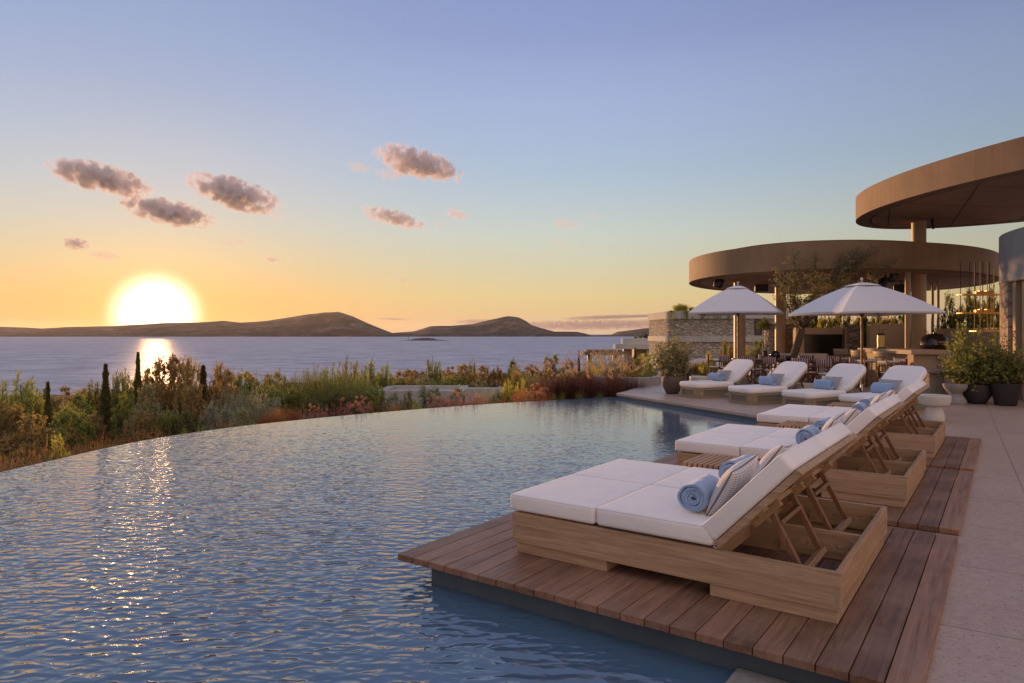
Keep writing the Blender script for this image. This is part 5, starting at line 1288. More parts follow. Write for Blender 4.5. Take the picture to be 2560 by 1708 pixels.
# ------------------------------------------------------------------ vegetation
def unit(a): return a / np.maximum(1e-9, np.linalg.norm(a, axis=1, keepdims=True))
def leaf_mesh(name, P, D, Ln, Wd, rs, droop=0.0):
    # one pointed leaf per point: P base, D direction
    n_ = len(P); D = unit(D)
    side = unit(np.cross(D, rs.normal(size=(n_, 3))))
    Ln = np.broadcast_to(Ln, (n_,))[:, None]; Wd = np.broadcast_to(Wd, (n_,))[:, None]
    mid = P + D * Ln * .5; tip = P + D * Ln
    tip = tip + np.array([0, 0, -1.0]) * Ln * droop
    V = np.empty((n_, 4, 3)); V[:, 0] = P; V[:, 1] = mid + side * Wd / 2; V[:, 2] = tip; V[:, 3] = mid - side * Wd / 2
    q = np.arange(n_ * 4).reshape(n_, 4)
    return quadmesh(name, V.reshape(-1, 3), q)
def stems_mesh(name, paths, r0, r1, k=4):
    V = []; Q = []; o = 0
    for pts in paths:
        m_ = len(pts)
        for i, p in enumerate(pts):
            r = r0 + (r1 - r0) * i / (m_ - 1)
            d = pts[min(i + 1, m_ - 1)] - pts[max(i - 1, 0)]; d = d / (np.linalg.norm(d) + 1e-9)
            a = np.cross(d, [0.3, .9, .1]); a /= np.linalg.norm(a) + 1e-9; b = np.cross(d, a)
            for j in range(k):
                t = 2 * math.pi * j / k; V.append(p + (a * math.cos(t) + b * math.sin(t)) * r)
        for i in range(m_ - 1):
            for j in range(k): Q.append((o + i * k + j, o + i * k + (j + 1) % k, o + (i + 1) * k + (j + 1) % k, o + (i + 1) * k + j))
        o += m_ * k
    return quadmesh(name, np.array(V), np.array(Q))
def shoots(rs, n_, H, spread, curve=.25, steps=7, base=.12, hvar=.35):
    out = []
    for _ in range(n_):
        a = rs.uniform(0, 2 * math.pi); s = spread * math.sqrt(rs.uniform(0, 1)); h = H * (1 - hvar * rs.uniform(0, 1)) * (1 - .35 * (s / spread) ** 2)
        b = np.array([math.cos(a) * base * rs.uniform(), math.sin(a) * base * rs.uniform(), 0.0]); tx, ty = math.cos(a) * s, math.sin(a) * s
        wob = rs.normal(size=2) * .04 * H
        pts = []
        for i in range(steps):
            t = i / (steps - 1); k = t ** (1 - curve)
            pts.append(np.array([b[0] + tx * k + wob[0] * math.sin(t * 3), b[1] + ty * k + wob[1] * math.sin(t * 3), h * t ** (1 + curve * .5)]))
        out.append(np.array(pts))
    return out
def on_paths(rs, paths, per, t0=.1, t1=1.0):
    P = []; D = []; Tt = []
    for pts in paths:
        t = rs.uniform(t0, t1, per) * (len(pts) - 1); i = np.minimum(t.astype(int), len(pts) - 2); f = (t - i)[:, None]
        P.append(pts[i] * (1 - f) + pts[i + 1] * f); D.append(unit(pts[i + 1] - pts[i])); Tt.append(t / (len(pts) - 1))
    return np.concatenate(P), np.concatenate(D), np.concatenate(Tt)
def shrub_proto(kind, seed, mat):
    rs = np.random.RandomState(seed)
    if kind in ('bush', 'olive', 'airy', 'bamboo'):
        # leafy sprays: many short twigs radiating from clump centres spread over an irregular dome
        nc, cr, per, ll, lw, hh_ = {'bush': (70, .15, 9, .045, .020, 1.0), 'olive': (52, .16, 9, .055, .020, 1.0), 'airy': (34, .13, 8, .040, .022, 1.0), 'bamboo': (80, .14, 9, .06, .020, 1.0)}[kind]
        a = rs.uniform(0, 6.283, nc); u = rs.uniform(0, 1, nc); rad = np.sqrt(rs.uniform(.03, 1, nc)) * .5
        ztop = (1 - (rad / .56) ** 2.2) * rs.uniform(.62, 1.0, nc); cz = np.where(u < .55, ztop, ztop * rs.uniform(.15, .9, nc)) * .88 + .04
        if kind == 'airy': cz = .25 + cz * .75; rad *= .8
        C = np.stack([np.cos(a) * rad, np.sin(a) * rad, cz], 1)
        sh = []
        for c in C:
            c0 = np.array([c[0] * .12, c[1] * .12, 0]); m1 = c0 * .45 + c * .55 + [0, 0, -.05] + rs.normal(size=3) * .02; sh.append(np.array([c0, (c0 + m1) / 2 + rs.normal(size=3) * .012, m1, c]))
        tw_ = []
        for c in C:
            for _ in range(per):
                d = unit(rs.normal(size=(1, 3)) + (c * [1.2, 1.2, 0])[None] + [[0, 0, .55]])[0]; L = cr * rs.uniform(.45, 1.35); p = c - d * .03
                tw_.append(np.array([p, p + d * L * .5 + rs.normal(size=3) * .01, p + d * L + [0, 0, L * .12]]))
        P, D, T = on_paths(rs, tw_, 17 if kind != 'airy' else 13, .05, 1.0)
        P = P + rs.normal(size=P.shape) * .008; D = D * .55 + unit(rs.normal(size=P.shape)) * .8
        lm = leaf_mesh('foliage', P, D, rs.uniform(.7, 1.3, len(P)) * ll, lw, rs)
        st = stems_mesh('stems', sh, .008, .003, 4)
    elif kind == 'fluffy':  # feathery upright willow like mass
        sh = shoots(rs, 230, 1.0, .62, .45, 6, .25, .5)
        P, D, T = on_paths(rs, sh, 40, .1, 1.0); D = D * .9 + rs.normal(size=P.shape) * .5 + [0, 0, .1]
        lm = leaf_mesh('foliage', P, D, rs.uniform(.05, .08, len(P)), .013, rs); st = stems_mesh('stems', sh[:80], .005, .0015, 3)
    elif kind == 'shooty':  # stiff upright shoots like oleander
        sh = shoots(rs, 34, 1.0, .36, .1, 6, .12, .4)
        P, D, T = on_paths(rs, sh, 105, .1, 1.0); D = D * .8 + unit(rs.normal(size=P.shape)) * .65
        lm = leaf_mesh('foliage', P, D, rs.uniform(.07, .11, len(P)), .016, rs); st = stems_mesh('stems', sh, .008, .003, 3)
    elif kind == 'airy':    # tall thin see-through crown
        sh = shoots(rs, 60, 1.0, .42, .3, 7, .04, .4)
        P, D, T = on_paths(rs, sh, 46, .25, 1.0); P = P + rs.normal(size=P.shape) * .022; D = D * .4 + rs.normal(size=P.shape) * .7
        lm = leaf_mesh('foliage', P, D, rs.uniform(.03, .05, len(P)), .020, rs); st = stems_mesh('stems', sh, .006, .002, 3)
    elif kind == 'cypress': # narrow column: height 1, radius ~.09
        n_ = 9000; t = rs.uniform(0, 1, n_) ** .9; r = .078 * np.minimum(1, (1 - t) * 2.0) ** .85 * (.72 + .28 * np.minimum(1, t * 5)) * (1 + .22 * rs.normal(size=n_)) * (.82 + .3 * np.sin(t * 40 + 3 * np.sin(t * 13))) * rs.uniform(.3, 1, n_) ** .5 + .003; a = rs.uniform(0, 2 * math.pi, n_); 
        P = np.stack([np.cos(a) * r, np.sin(a) * r, t * .96], 1); D = np.stack([np.cos(a) * .35, np.sin(a) * .35, np.ones(n_)], 1) + rs.normal(size=P.shape) * .22
        lm = leaf_mesh('foliage', P, D, rs.uniform(.025, .05, n_), .008, rs); st = stems_mesh('trunk', [np.array([[0, 0, 0], [0, 0, .9]])], .012, .003, 5)
    elif kind == 'heath':   # low spiky twiggy mound : radius .6, height ~.6
        sh = shoots(rs, 190, .62, .62, .5, 5, .3, .45)
        P, D, T = on_paths(rs, sh, 30, .2, 1.0); D = D * .9 + rs.normal(size=P.shape) * .4
        lm = leaf_mesh('foliage', P, D, rs.uniform(.04, .07, len(P)), .009, rs); st = stems_mesh('stems', sh, .004, .0015, 3)
    elif kind in ('grass', 'fountain', 'straw'):
        n_ = 900; a = rs.uniform(0, 6.283, n_); s = rs.uniform(.15, .75, n_) * (.8 if kind == 'straw' else 1); h = rs.uniform(.5, .92, n_) * (1.0 - .25 * s)
        K = 6; b = rs.normal(size=(n_, 2)) * .09; V = np.empty((n_, K, 2, 3))
        w = rs.uniform(.0035, .006, n_)
        for i in range(K):
            t = i / (K - 1); rad = s * t ** 1.7; z = h * (1.55 * t - .62 * t ** 2.6)
            c = np.stack([b[:, 0] + np.cos(a) * rad, b[:, 1] + np.sin(a) * rad, z], 1)
            sd_ = np.stack([-np.sin(a), np.cos(a), np.zeros(n_)], 1) * (w * (1 - t * .92))[:, None]
            V[:, i, 0] = c + sd_; V[:, i, 1] = c - sd_
        Q = []
        idx = np.arange(n_) * K * 2
        for i in range(K - 1): Q.append(np.stack([idx + i * 2, idx + i * 2 + 1, idx + i * 2 + 3, idx + i * 2 + 2], 1))
        lm = quadmesh('blades', V.reshape(-1, 3), np.concatenate(Q)); st = None
        if kind == 'fountain':
            PP = []; DD = []; LL = []
            for _ in range(13):
                aa = rs.uniform(0, 6.283); ss = rs.uniform(.2, .75); hh = rs.uniform(.75, 1.0)
                path = [np.array([math.cos(aa) * ss * t ** 1.6, math.sin(aa) * ss * t ** 1.6, hh * (1.35 * t - .38 * t ** 3)]) for t in np.linspace(0, 1, 9)]
                path = np.array(path)
                m_ = 110; t = rs.uniform(.84, 1.04, m_) * 8; i = np.clip(t.astype(int), 0, 7); f = (t - i)[:, None]
                p = path[i] * (1 - f) + path[i + 1] * f; d = unit(path[i + 1] - path[i])
                env = np.clip(1 - ((t / 8 - .93) / .12) ** 2, .1, 1)
                PP.append(p); dd = d * .9 + rs.normal(size=p.shape) * .55; DD.append(dd); LL.append(.024 * env + .006)
                if _ < 24: sh_ = path
            st = leaf_mesh('plumes', np.concatenate(PP), np.concatenate(DD), np.concatenate(LL), .0055, rs)
    elif kind == 'sedum':   # stems with flat dried flower heads
        sh = shoots(rs, 46, 1.0, .42, .3, 5, .18, .45)
        tips = np.array([p[-1] for p in sh])
        P = []; 
        for tp in tips: q_ = rs.normal(size=(70, 3)) * [.045, .045, .010] + tp; q_[:, 2] -= ((q_[:, 0] - tp[0]) ** 2 + (q_[:, 1] - tp[1]) ** 2) * 3; P.append(q_)
        P = np.concatenate(P); lm = leaf_mesh('flower_heads', P, rs.normal(size=P.shape) + [0, 0, .6], .020, .016, rs)
        P2, D2, T2 = on_paths(rs, sh, 16, .05, .7)
        st = stems_mesh('stems', sh, .006, .004, 3)
    elif kind == 'pot':     # leafy potted shrub, sparse, round leaves
        sh = shoots(rs, 44, 1.0, .40, .3, 8, .03, .55)
        extra = []
        for p in sh:
            for _ in range(3):
                i = rs.randint(2, 7); q_ = [p[i]]; d = unit((rs.normal(size=(1, 3)) + [[0, 0, .5]]))[0]
                for k in range(4): q_.append(q_[-1] + d * .05 + rs.normal(size=3) * .008)
                extra.append(np.array(q_))
        P, D, T = on_paths(rs, sh, 13, .2, 1.0); P2, D2, T2 = on_paths(rs, extra, 8, .2, 1.0)
        P = np.concatenate([P, P2]); D = np.concatenate([D, D2]); D = D * .3 + rs.normal(size=P.shape) * .6
        lm = leaf_mesh('foliage', P, D, rs.uniform(.045, .07, len(P)), .036, rs); st = stems_mesh('stems', list(sh) + extra, .005, .0018, 3)
    elif kind == 'bamboo':
        sh = shoots(rs, 38, 1.0, .5, .1, 6, .5, .3)
        P, D, T = on_paths(rs, sh, 90, .05, 1.0); D = rs.normal(size=P.shape) * .6 + [0, 0, .1]
        lm = leaf_mesh('foliage', P, D, rs.uniform(.07, .12, len(P)), .018, rs, .25); st = stems_mesh('stems', sh, .007, .003, 3)
    return lm, st, mat
BASEP = {}
HP = {'heath': .62, 'fountain': .82, 'grass': .82, 'straw': .82}
WP = {'cypress': .19, 'heath': 1.3, 'fountain': 1.3, 'grass': 1.2, 'straw': 1.0, 'sedum': .9, 'shooty': .75, 'airy': .9, 'pot': .85, 'olive': 1.3}
def get_proto(kind, var, mat):
    key = (kind, var, mat)
    if key not in BASEP:
        lm, st, _ = shrub_proto(kind, 100 + hash_s(kind) + var * 17, mat)
        co_ = np.empty(len(lm.vertices) * 3, np.float32); lm.vertices.foreach_get('co', co_); co_ = co_.reshape(-1, 3)
        hp, wp = HP.get(kind, 1.0), WP.get(kind, 1.2)
        kz = hp / np.percentile(co_[:, 2], 99.6 if kind != 'cypress' else 99.9); kr = wp / 2 / np.percentile(np.hypot(co_[:, 0], co_[:, 1]), 93)
        if kind in ('cypress', 'fountain'): kr = 1.0
        for me_ in (lm, st):
            if me_ is None: continue
            c2 = np.empty(len(me_.vertices) * 3, np.float32); me_.vertices.foreach_get('co', c2); c2 = c2.reshape(-1, 3) * np.array([kr, kr, kz], np.float32); me_.vertices.foreach_set('co', c2.ravel()); me_.update()
        lm.materials.append(M[mat])
        if st is not None: st.materials.append(M['lf_plume'] if kind == 'fountain' else M['twig'])
        BASEP[key] = (lm, st)
    return BASEP[key]
def hash_s(s): return sum(ord(c) * (i + 3) for i, c in enumerate(s)) % 1000
NM = {'cypress': 'cypress_tree', 'grass': 'grass_clump', 'fountain': 'fountain_grass', 'straw': 'grass_clump', 'sedum': 'dried_flower_clump', 'heath': 'low_shrub', 'pot': 'potted_shrub', 'bamboo': 'hedge_plant'}
PL = []   # collected plants for labelling
def plant(kind, mat, px, Y, top, wpx=None, desc='', zb=None, sxy=None, x=None, bot=None):
    X = gx(px, Y) if x is None else x
    z0 = terrain(X, Y) - .03 if zb is None else zb
    ht = max(.15, gz(top, Y) - z0)
    hp = HP.get(kind, 1.0); wp = WP.get(kind, 1.2)
    sz = ht / hp; sx_ = (wpx * Y / F) / wp if wpx else (sxy or sz)
    lm, st = get_proto(kind, rng.randrange(2), mat)
    t = thing(NM.get(kind, 'shrub'), (X, Y, z0), rng.uniform(0, 6.28)); t.scale = (sx_, sx_, sz)
    o = bpy.data.objects.new(lm.name.split('.')[0], lm); COL.objects.link(o); o.parent = t
    if st is not None: s = bpy.data.objects.new(st.name.split('.')[0], st); COL.objects.link(s); s.parent = t
    PL.append([t, kind, mat, px, Y, top, desc]); return t
# cypresses (full size photo columns)
for px, Y, top, w, dsc in ((264, 16.5, 913, 32, 'tall dark cypress, thickest of the spires on the left'), (345, 21, 884, 24, 'slender dark cypress, tallest against the sea, below the sun'), (120, 16, 957, 22, 'thin dark cypress nearest the left edge'), (508, 20, 917, 36, 'broad dark cypress sunk among brown shrubs right of the tallest one'), (450, 15.5, 1010, 24, 'low dark cypress close to the pool edge'), (1447, 42, 880, 9, 'small distant cypress beside the round beach canopy'), (1588, 55, 873, 10, 'small distant cypress by the column of the white house')):
    t = plant('cypress', 'lf_dark', px, Y, top - 4, w, dsc)
    if dsc.startswith('low'): pass
# back and middle belts
belt = [
 ('shooty', 'lf_green', 22, 17, 945, 90), ('shooty', 'lf_green', 62, 18, 955, 80), ('shooty', 'lf_dark', 105, 22, 968, 60), ('bush', 'lf_brown', 0, 14.5, 1010, 150), ('bush', 'lf_brown', 60, 13.5, 1040, 150), ('bush', 'lf_green', 175, 15, 1020, 110),
 ('airy', 'lf_brown', 165, 24, 966, 70), ('olive', 'lf_green', 190, 20, 985, 90), ('airy', 'lf_brown', 205, 26, 972, 50), ('shooty', 'lf_green', 238, 24, 955, 60), ('shooty', 'lf_green', 300, 22, 938, 60), ('bush', 'lf_green', 300, 17.5, 990, 100), ('bush', 'lf_brown', 225, 15.5, 1040, 90),
 ('shooty', 'lf_green', 322, 26, 930, 50), ('shooty', 'lf_olive', 380, 23, 925, 60), ('airy', 'lf_brown', 385, 20, 915, 80), ('bush', 'lf_olive', 385, 17, 965, 110), ('bush', 'lf_brown', 360, 15, 1030, 120), ('airy', 'lf_brown', 420, 21, 890, 90), ('bush', 'lf_green', 420, 15, 1030, 110),
 ('bush', 'lf_brown', 455, 21, 915, 110), ('airy', 'lf_brown', 475, 20, 896, 70), ('bush', 'lf_brown', 540, 22, 912, 90), ('bush', 'lf_brown', 500, 17, 968, 130), ('airy', 'lf_brown', 560, 21, 925, 70), ('bush', 'lf_brown', 545, 18.5, 950, 90), ('bush', 'lf_dark', 470, 15, 1035, 120),
 ('olive', 'lf_grey', 520, 15.8, 1012, 90), ('fluffy', 'lf_olive', 590, 17.5, 966, 120), ('fluffy', 'lf_grey', 630, 17, 975, 110), ('olive', 'lf_grey', 560, 15.5, 1020, 90), ('olive', 'lf_grey', 690, 18, 1002, 60), ('bush', 'lf_olive', 620, 15.2, 1024, 110),
 ('bush', 'lf_green', 610, 24, 938, 90), ('airy', 'lf_brown', 605, 26, 930, 80), ('fluffy', 'lf_green', 655, 24, 938, 80), ('airy', 'lf_brown', 680, 27, 932, 90), ('bush', 'lf_olive', 700, 24, 935, 90), ('fluffy', 'lf_green', 715, 21, 950, 90), ('bush', 'lf_green', 670, 20, 968, 120), ('bush', 'lf_green', 740, 19, 975, 120),
 ('fluffy', 'lf_green', 760, 23, 930, 80), ('fluffy', 'lf_green', 795, 23, 918, 80), ('shooty', 'lf_green', 822, 24, 918, 50), ('fluffy', 'lf_dark', 800, 20, 950, 100), ('fluffy', 'lf_green', 850, 22, 928, 80), ('shooty', 'lf_olive', 868, 25, 900, 60), ('fluffy', 'lf_green', 880, 21, 940, 90), ('bush', 'lf_dark', 840, 18.5, 985, 130), ('fluffy', 'lf_olive', 905, 22, 940, 70), ('bush', 'lf_dark', 915, 19.5, 985, 90), ('bush', 'lf_dark', 780, 17.8, 1000, 90),
 ('shooty', 'lf_green', 918, 26, 905, 60), ('shooty', 'lf_green', 962, 27, 911, 40), ('bush', 'lf_olive', 940, 27, 935, 80), ('airy', 'lf_brown', 1010, 32, 924, 70), ('airy', 'lf_brown', 1045, 34, 926, 60), ('shooty', 'lf_green', 1084, 33, 899, 46), ('bush', 'lf_green', 1015, 28, 948, 110), ('bush', 'lf_olive', 1070, 29, 946, 100), ('bush', 'lf_green', 1130, 29, 942, 110), ('airy', 'lf_brown', 1125, 36, 916, 50), ('airy', 'lf_brown', 1155, 36, 910, 50), ('shooty', 'lf_green', 1180, 36, 902, 28), ('airy', 'lf_brown', 1210, 38, 914, 50), ('bush', 'lf_brown', 1165, 30, 928, 70), ('bush', 'lf_brown', 1240, 34, 920, 50), ('olive', 'lf_green', 1280, 36, 901, 56), ('airy', 'lf_brown', 1330, 34, 912, 50),
 ('olive', 'lf_grey', 985, 20.2, 984, 70), ('bush', 'lf_olive', 1028, 20.6, 980, 60), ('bush', 'lf_green', 940, 20.4, 968, 70), ('fluffy', 'lf_olive', 1215, 20.6, 978, 60), ('olive', 'lf_grey', 1070, 22.5, 966, 100), ('olive', 'lf_grey', 1140, 23, 968, 90), ('bush', 'lf_olive', 1200, 27, 955, 80), ('fluffy', 'lf_green', 1290, 24, 935, 70), ('fluffy', 'lf_olive', 1325, 25, 930, 60), ('bush', 'lf_yellow', 1268, 21.5, 958, 50), ('shooty', 'lf_yellow', 1300, 21.5, 950, 34), ('bush', 'lf_dark', 1240, 21.6, 985, 50),
 ('olive', 'lf_grey', 1380, 36, 888, 66), ('olive', 'lf_olive', 1425, 36, 902, 70), ('bush', 'lf_brown', 1370, 30, 925, 60), ('bush', 'lf_olive', 1420, 28, 925, 80), ('fluffy', 'lf_grey', 1515, 34, 876, 90), ('fluffy', 'lf_olive', 1490, 30, 900, 70), ('fluffy', 'lf_grey', 1550, 32, 890, 60), ('bush', 'lf_yellow', 1478, 27, 922, 50),
 ('bush', 'lf_green', 1590, 32, 898, 80), ('bush', 'lf_yellow', 1610, 36, 888, 70), ('bush', 'lf_green', 1640, 30, 905, 80), ('fluffy', 'lf_green', 1600, 27, 918, 70), ('bush', 'lf_dark', 1648, 26, 925, 70), ('bush', 'lf_green', 1560, 26, 922, 60)]
for b in belt: plant(*b)
# low planting along the infinity edge
low = [('heath', 'lf_orange', 20, 9.55, 1160, 90), ('heath', 'lf_orange', 60, 10.0, 1130, 110), ('heath', 'lf_brown', 110, 10.6, 1105, 110), ('bush', 'lf_yellow', 150, 10.7, 1092, 60), ('heath', 'lf_orange', 190, 11.1, 1098, 100), ('heath', 'lf_orange', 240, 11.5, 1096, 90), ('heath', 'lf_orange', 310, 12.3, 1086, 80), ('heath', 'lf_orange', 370, 12.9, 1074, 90), ('heath', 'lf_orange', 405, 13.2, 1078, 50),
 ('fluffy', 'lf_yellow', 460, 13.6, 1072, 20), ('fluffy', 'lf_yellow', 500, 13.9, 1068, 26), ('heath', 'lf_orange', 560, 14.2, 1050, 60), ('heath', 'lf_pink', 590, 14.5, 1050, 40), ('straw', 'lf_orange', 660, 14.5, 1028, 70), ('straw', 'lf_orange', 695, 14.7, 1014, 90), ('straw', 'lf_orange', 735, 15.0, 1018, 60),
 ('sedum', 'lf_pink', 790, 15.4, 1012, 60), ('heath', 'lf_pink', 780, 15.1, 1022, 80), ('heath', 'lf_pink', 830, 15.4, 1018, 80), ('sedum', 'lf_pink', 860, 15.8, 996, 44), ('sedum', 'lf_pink', 890, 15.9, 990, 50), ('sedum', 'lf_pink', 915, 16.1, 994, 40), ('heath', 'lf_orange', 950, 16.3, 1003, 80), ('straw', 'lf_orange', 985, 16.6, 1004, 60), ('heath', 'lf_orange', 1010, 16.7, 1008, 50), ('fluffy', 'lf_yellow', 1040, 16.9, 1000, 26),
 ('sedum', 'lf_pink', 1090, 17.2, 984, 70), ('sedum', 'lf_pink', 1130, 17.5, 978, 80), ('sedum', 'lf_pink', 1175, 17.7, 984, 80), ('heath', 'lf_pink', 1110, 16.9, 994, 80), ('heath', 'lf_pink', 1160, 17.2, 992, 90), ('heath', 'lf_pink', 1205, 17.6, 992, 60), ('heath', 'lf_orange', 1280, 18.2, 980, 70), ('heath', 'lf_orange', 1325, 18.5, 968, 80), ('straw', 'lf_brown', 1300, 19.2, 972, 60), ('sedum', 'lf_pink', 1340, 18.9, 960, 70), ('heath', 'lf_orange', 1360, 18.6, 970, 60)]
for b in low: plant(*b)
for px, Y, top, w in ((1350, 19.6, 938, 120), (1395, 19.9, 930, 120), (1438, 19.5, 930, 125), (1470, 20.6, 912, 120), (1490, 19.7, 935, 125), (1530, 20.7, 915, 120), (1545, 19.9, 936, 125), (1590, 20.2, 940, 120), (1420, 20.9, 925, 110), (1570, 21.2, 925, 110)):
    plant('fountain', 'lf_red', px, Y, top, w)
for px, Y, top, w in ((1405, 19.0, 978, 30), (1450, 19.0, 976, 40), (1500, 19.1, 978, 36), (1385, 18.9, 980, 24)): plant('grass', 'lf_green', px, Y, top, w)
plant('straw', 'lf_straw', 1490, 23.5, 918, 60); plant('straw', 'lf_straw', 1290, 24.5, 912, 40)
# beyond the terrace on the right, under the villa
for b in (('straw', 'lf_straw', 1735, 27, 905, 60), ('straw', 'lf_straw', 1760, 26.5, 900, 60), ('bush', 'lf_yellow', 1770, 26, 882, 44), ('straw', 'lf_straw', 1715, 28, 915, 50), ('shooty', 'lf_yellow', 1818, 31, 850, 34), ('bush', 'lf_green', 1900, 33, 850, 60), ('straw', 'lf_straw', 1850, 31, 875, 40), ('fluffy', 'lf_olive', 1880, 33, 862, 50)): plant(*b, zb=0.0) if False else plant(b[0], b[1], b[2], b[3], b[4], b[5], '', -.05)
# hedge behind the television wall and by the kitchen
for i, px in enumerate(range(2010, 2300, 26)):
    plant('bamboo', ('lf_green', 'lf_olive', 'lf_yellow')[i % 3], px, 28.6 + (i % 2) * .8, (790, 782, 796)[i % 3], 52, '', 0.0)
plant('bush', 'lf_green', 1915, 28.9, 795, 40, 'leafy plant growing out of the rough stone cylinder, left of the column', 1.75); plant('bush', 'lf_green', 1985, 28.9, 790, 50, 'leafy plant growing out of the rough stone cylinder, right of the column', 1.75)
for i, (px, Y, top, w) in enumerate(((2365, 25.6, 740, 60), (2400, 25.2, 770, 60), (2425, 24.6, 728, 50), (2450, 24.2, 745, 60), (2475, 23.0, 725, 50), (2490, 22.5, 760, 50), (2385, 26, 780, 60))): plant('olive' if i % 2 else 'bush', 'lf_green', px, Y, top, w, '', 0.4)
# plants on roofs
for i, px in enumerate((1690, 1700, 1712, 1728)): plant('straw', 'lf_yellow', px, VY + 1.6, (762, 757, 760, 766)[i], 26, '', gz(779, VY + 1.6))
for px, tp in ((1590, 838), (1602, 834)): plant('bush', 'lf_green', px, HY2 + 1.5, tp, 10, '', gz(847, HY2 + 1.5))
plant('bush', 'lf_red', 1614, HY2 + 1.4, 833, 12, '', gz(847, HY2 + 1.5)); plant('bush', 'lf_green', 1628, HY2 + 1.4, 837, 14, '', gz(847, HY2 + 1.5))
# trailing sprigs over the villa parapet
for px in (1676, 1713, 1752, 1789, 1822):
    sh = [np.array([[rng.uniform(-.2, .2), 0, 0], [rng.uniform(-.25, .25), -.3, -.1], [rng.uniform(-.3, .3), -.34, -.6 - rng.random() * .5]]) for _ in range(7)]
    rs = np.random.RandomState(px); P, D, T = on_paths(rs, sh, 60, .1, 1)
    me = leaf_mesh('trailing_plant', P, D * .3 + rs.normal(size=P.shape) * .5, .11, .05, rs); me.materials.append(M['lf_green'])
    o = link('trailing_plant', me, None); o.location = (gx(px, VY), VY - .17, gz(779, VY) + .05)
    tag(o, 'green trailing plant spilling over the villa parapet, %s along it' % {1676: 'at the rounded corner', 1713: 'first from the corner', 1752: 'second from the corner', 1789: 'third from the corner', 1822: 'farthest from the corner'}[px], 'trailing plant', 'plants trailing over the villa parapet')
# palm on the far roof
t = thing('palm_tree', (gx(1656, HY2 + 1.6), HY2 + 1.6, gz(847, HY2)), 0, 'small spiky round headed palm on the roof of the distant white house', 'palm')
mb = MB(); mb.tube([(0, 0, 0), (.05, 0, .6), (0, 0, 1.15)], [.09, .07, .08], 8); mb.build('trunk', M['bark'], t)
rs = np.random.RandomState(5); nn_ = 420; D = unit(rs.normal(size=(nn_, 3)) + [0, 0, .35]); me = leaf_mesh('crown', np.tile([[0, 0, 1.25]], (nn_, 1)) + D * .1, D, rs.uniform(.55, .8, nn_), .035, rs, .12); link('crown', me, M['lf_olive'], t)

# planters -------------------------------------------------------
def planter(name, x, y, prof, mat, label, n_=44):
    t = thing(name, (x, y, .001), 0, label, 'planter')
    mb = MB(); mb.lathe(prof, n_); mb.build('pot', M[mat], t, smooth=True, angle=45)
    mb = MB(); mb.lathe([(.01, prof[-1][1] + .0), (prof[-1][0] - .002, prof[-1][1] - .002)], 24, cap=False); mb.build('soil', M['soil'], t)
    return t
planter('brown_planter', gx(1681, 18.2), 18.2, [(.15, 0), (.165, .01), (.25, .18), (.283, .32), (.272, .42), (.235, .475), (.225, .47), (.24, .41)], 'potbrown', 'large round brown planter at the tip of the terrace, left of the loungers')
t = thing('square_planter', (gx(1708, 20.0), 20.0, .001), R(12), 'dark square tapered planter behind the round brown one', 'planter')
mb = MB(); mb.add([(-.15, -.15, 0), (.15, -.15, 0), (.15, .15, 0), (-.15, .15, 0), (-.19, -.19, .62), (.19, -.19, .62), (.19, .19, .62), (-.19, .19, .62)], [(3, 2, 1, 0), (4, 5, 6, 7), (0, 1, 5, 4), (1, 2, 6, 5), (2, 3, 7, 6), (3, 0, 4, 7)]); mb.build('pot', M['potdark'], t, bevel=.012)
planter('bowl_planter', gx(2443, 15.6), 15.6, [(.15, 0), (.17, .01), (.27, .18), (.30, .33), (.295, .44), (.27, .45), (.27, .40)], 'potdark', 'dark rounded bowl planter with a leafy shrub, right of the stone stool')
planter('tapered_planter', gx(2514, 15.2), 15.2, [(.19, 0), (.205, .015), (.30, .46), (.315, .50), (.29, .50), (.285, .44)], 'potdark', 'dark tapered round planter at the right edge')
plant('pot', 'lf_olive', 1672, 18.2, 822, 84, 'leafy shrub in the round brown planter, left behind the loungers', .42); plant('pot', 'lf_olive', 1700, 18.25, 850, 60, 'smaller leafy shrub on the right side of the brown planter', .42)
plant('pot', 'lf_green', 2433, 15.6, 812, 118, 'leafy shrub in the dark bowl planter', .38); plant('pot', 'lf_green', 2425, 15.7, 868, 120, 'low spreading shrub filling the dark bowl planter', .38)
plant('pot', 'lf_green', 2514, 15.2, 838, 110, 'leafy shrub in the dark tapered planter at the right edge', .42); plant('pot', 'lf_green', 2535, 15.3, 880, 80, 'lower right part shrub in the tapered planter at the right edge', .42)

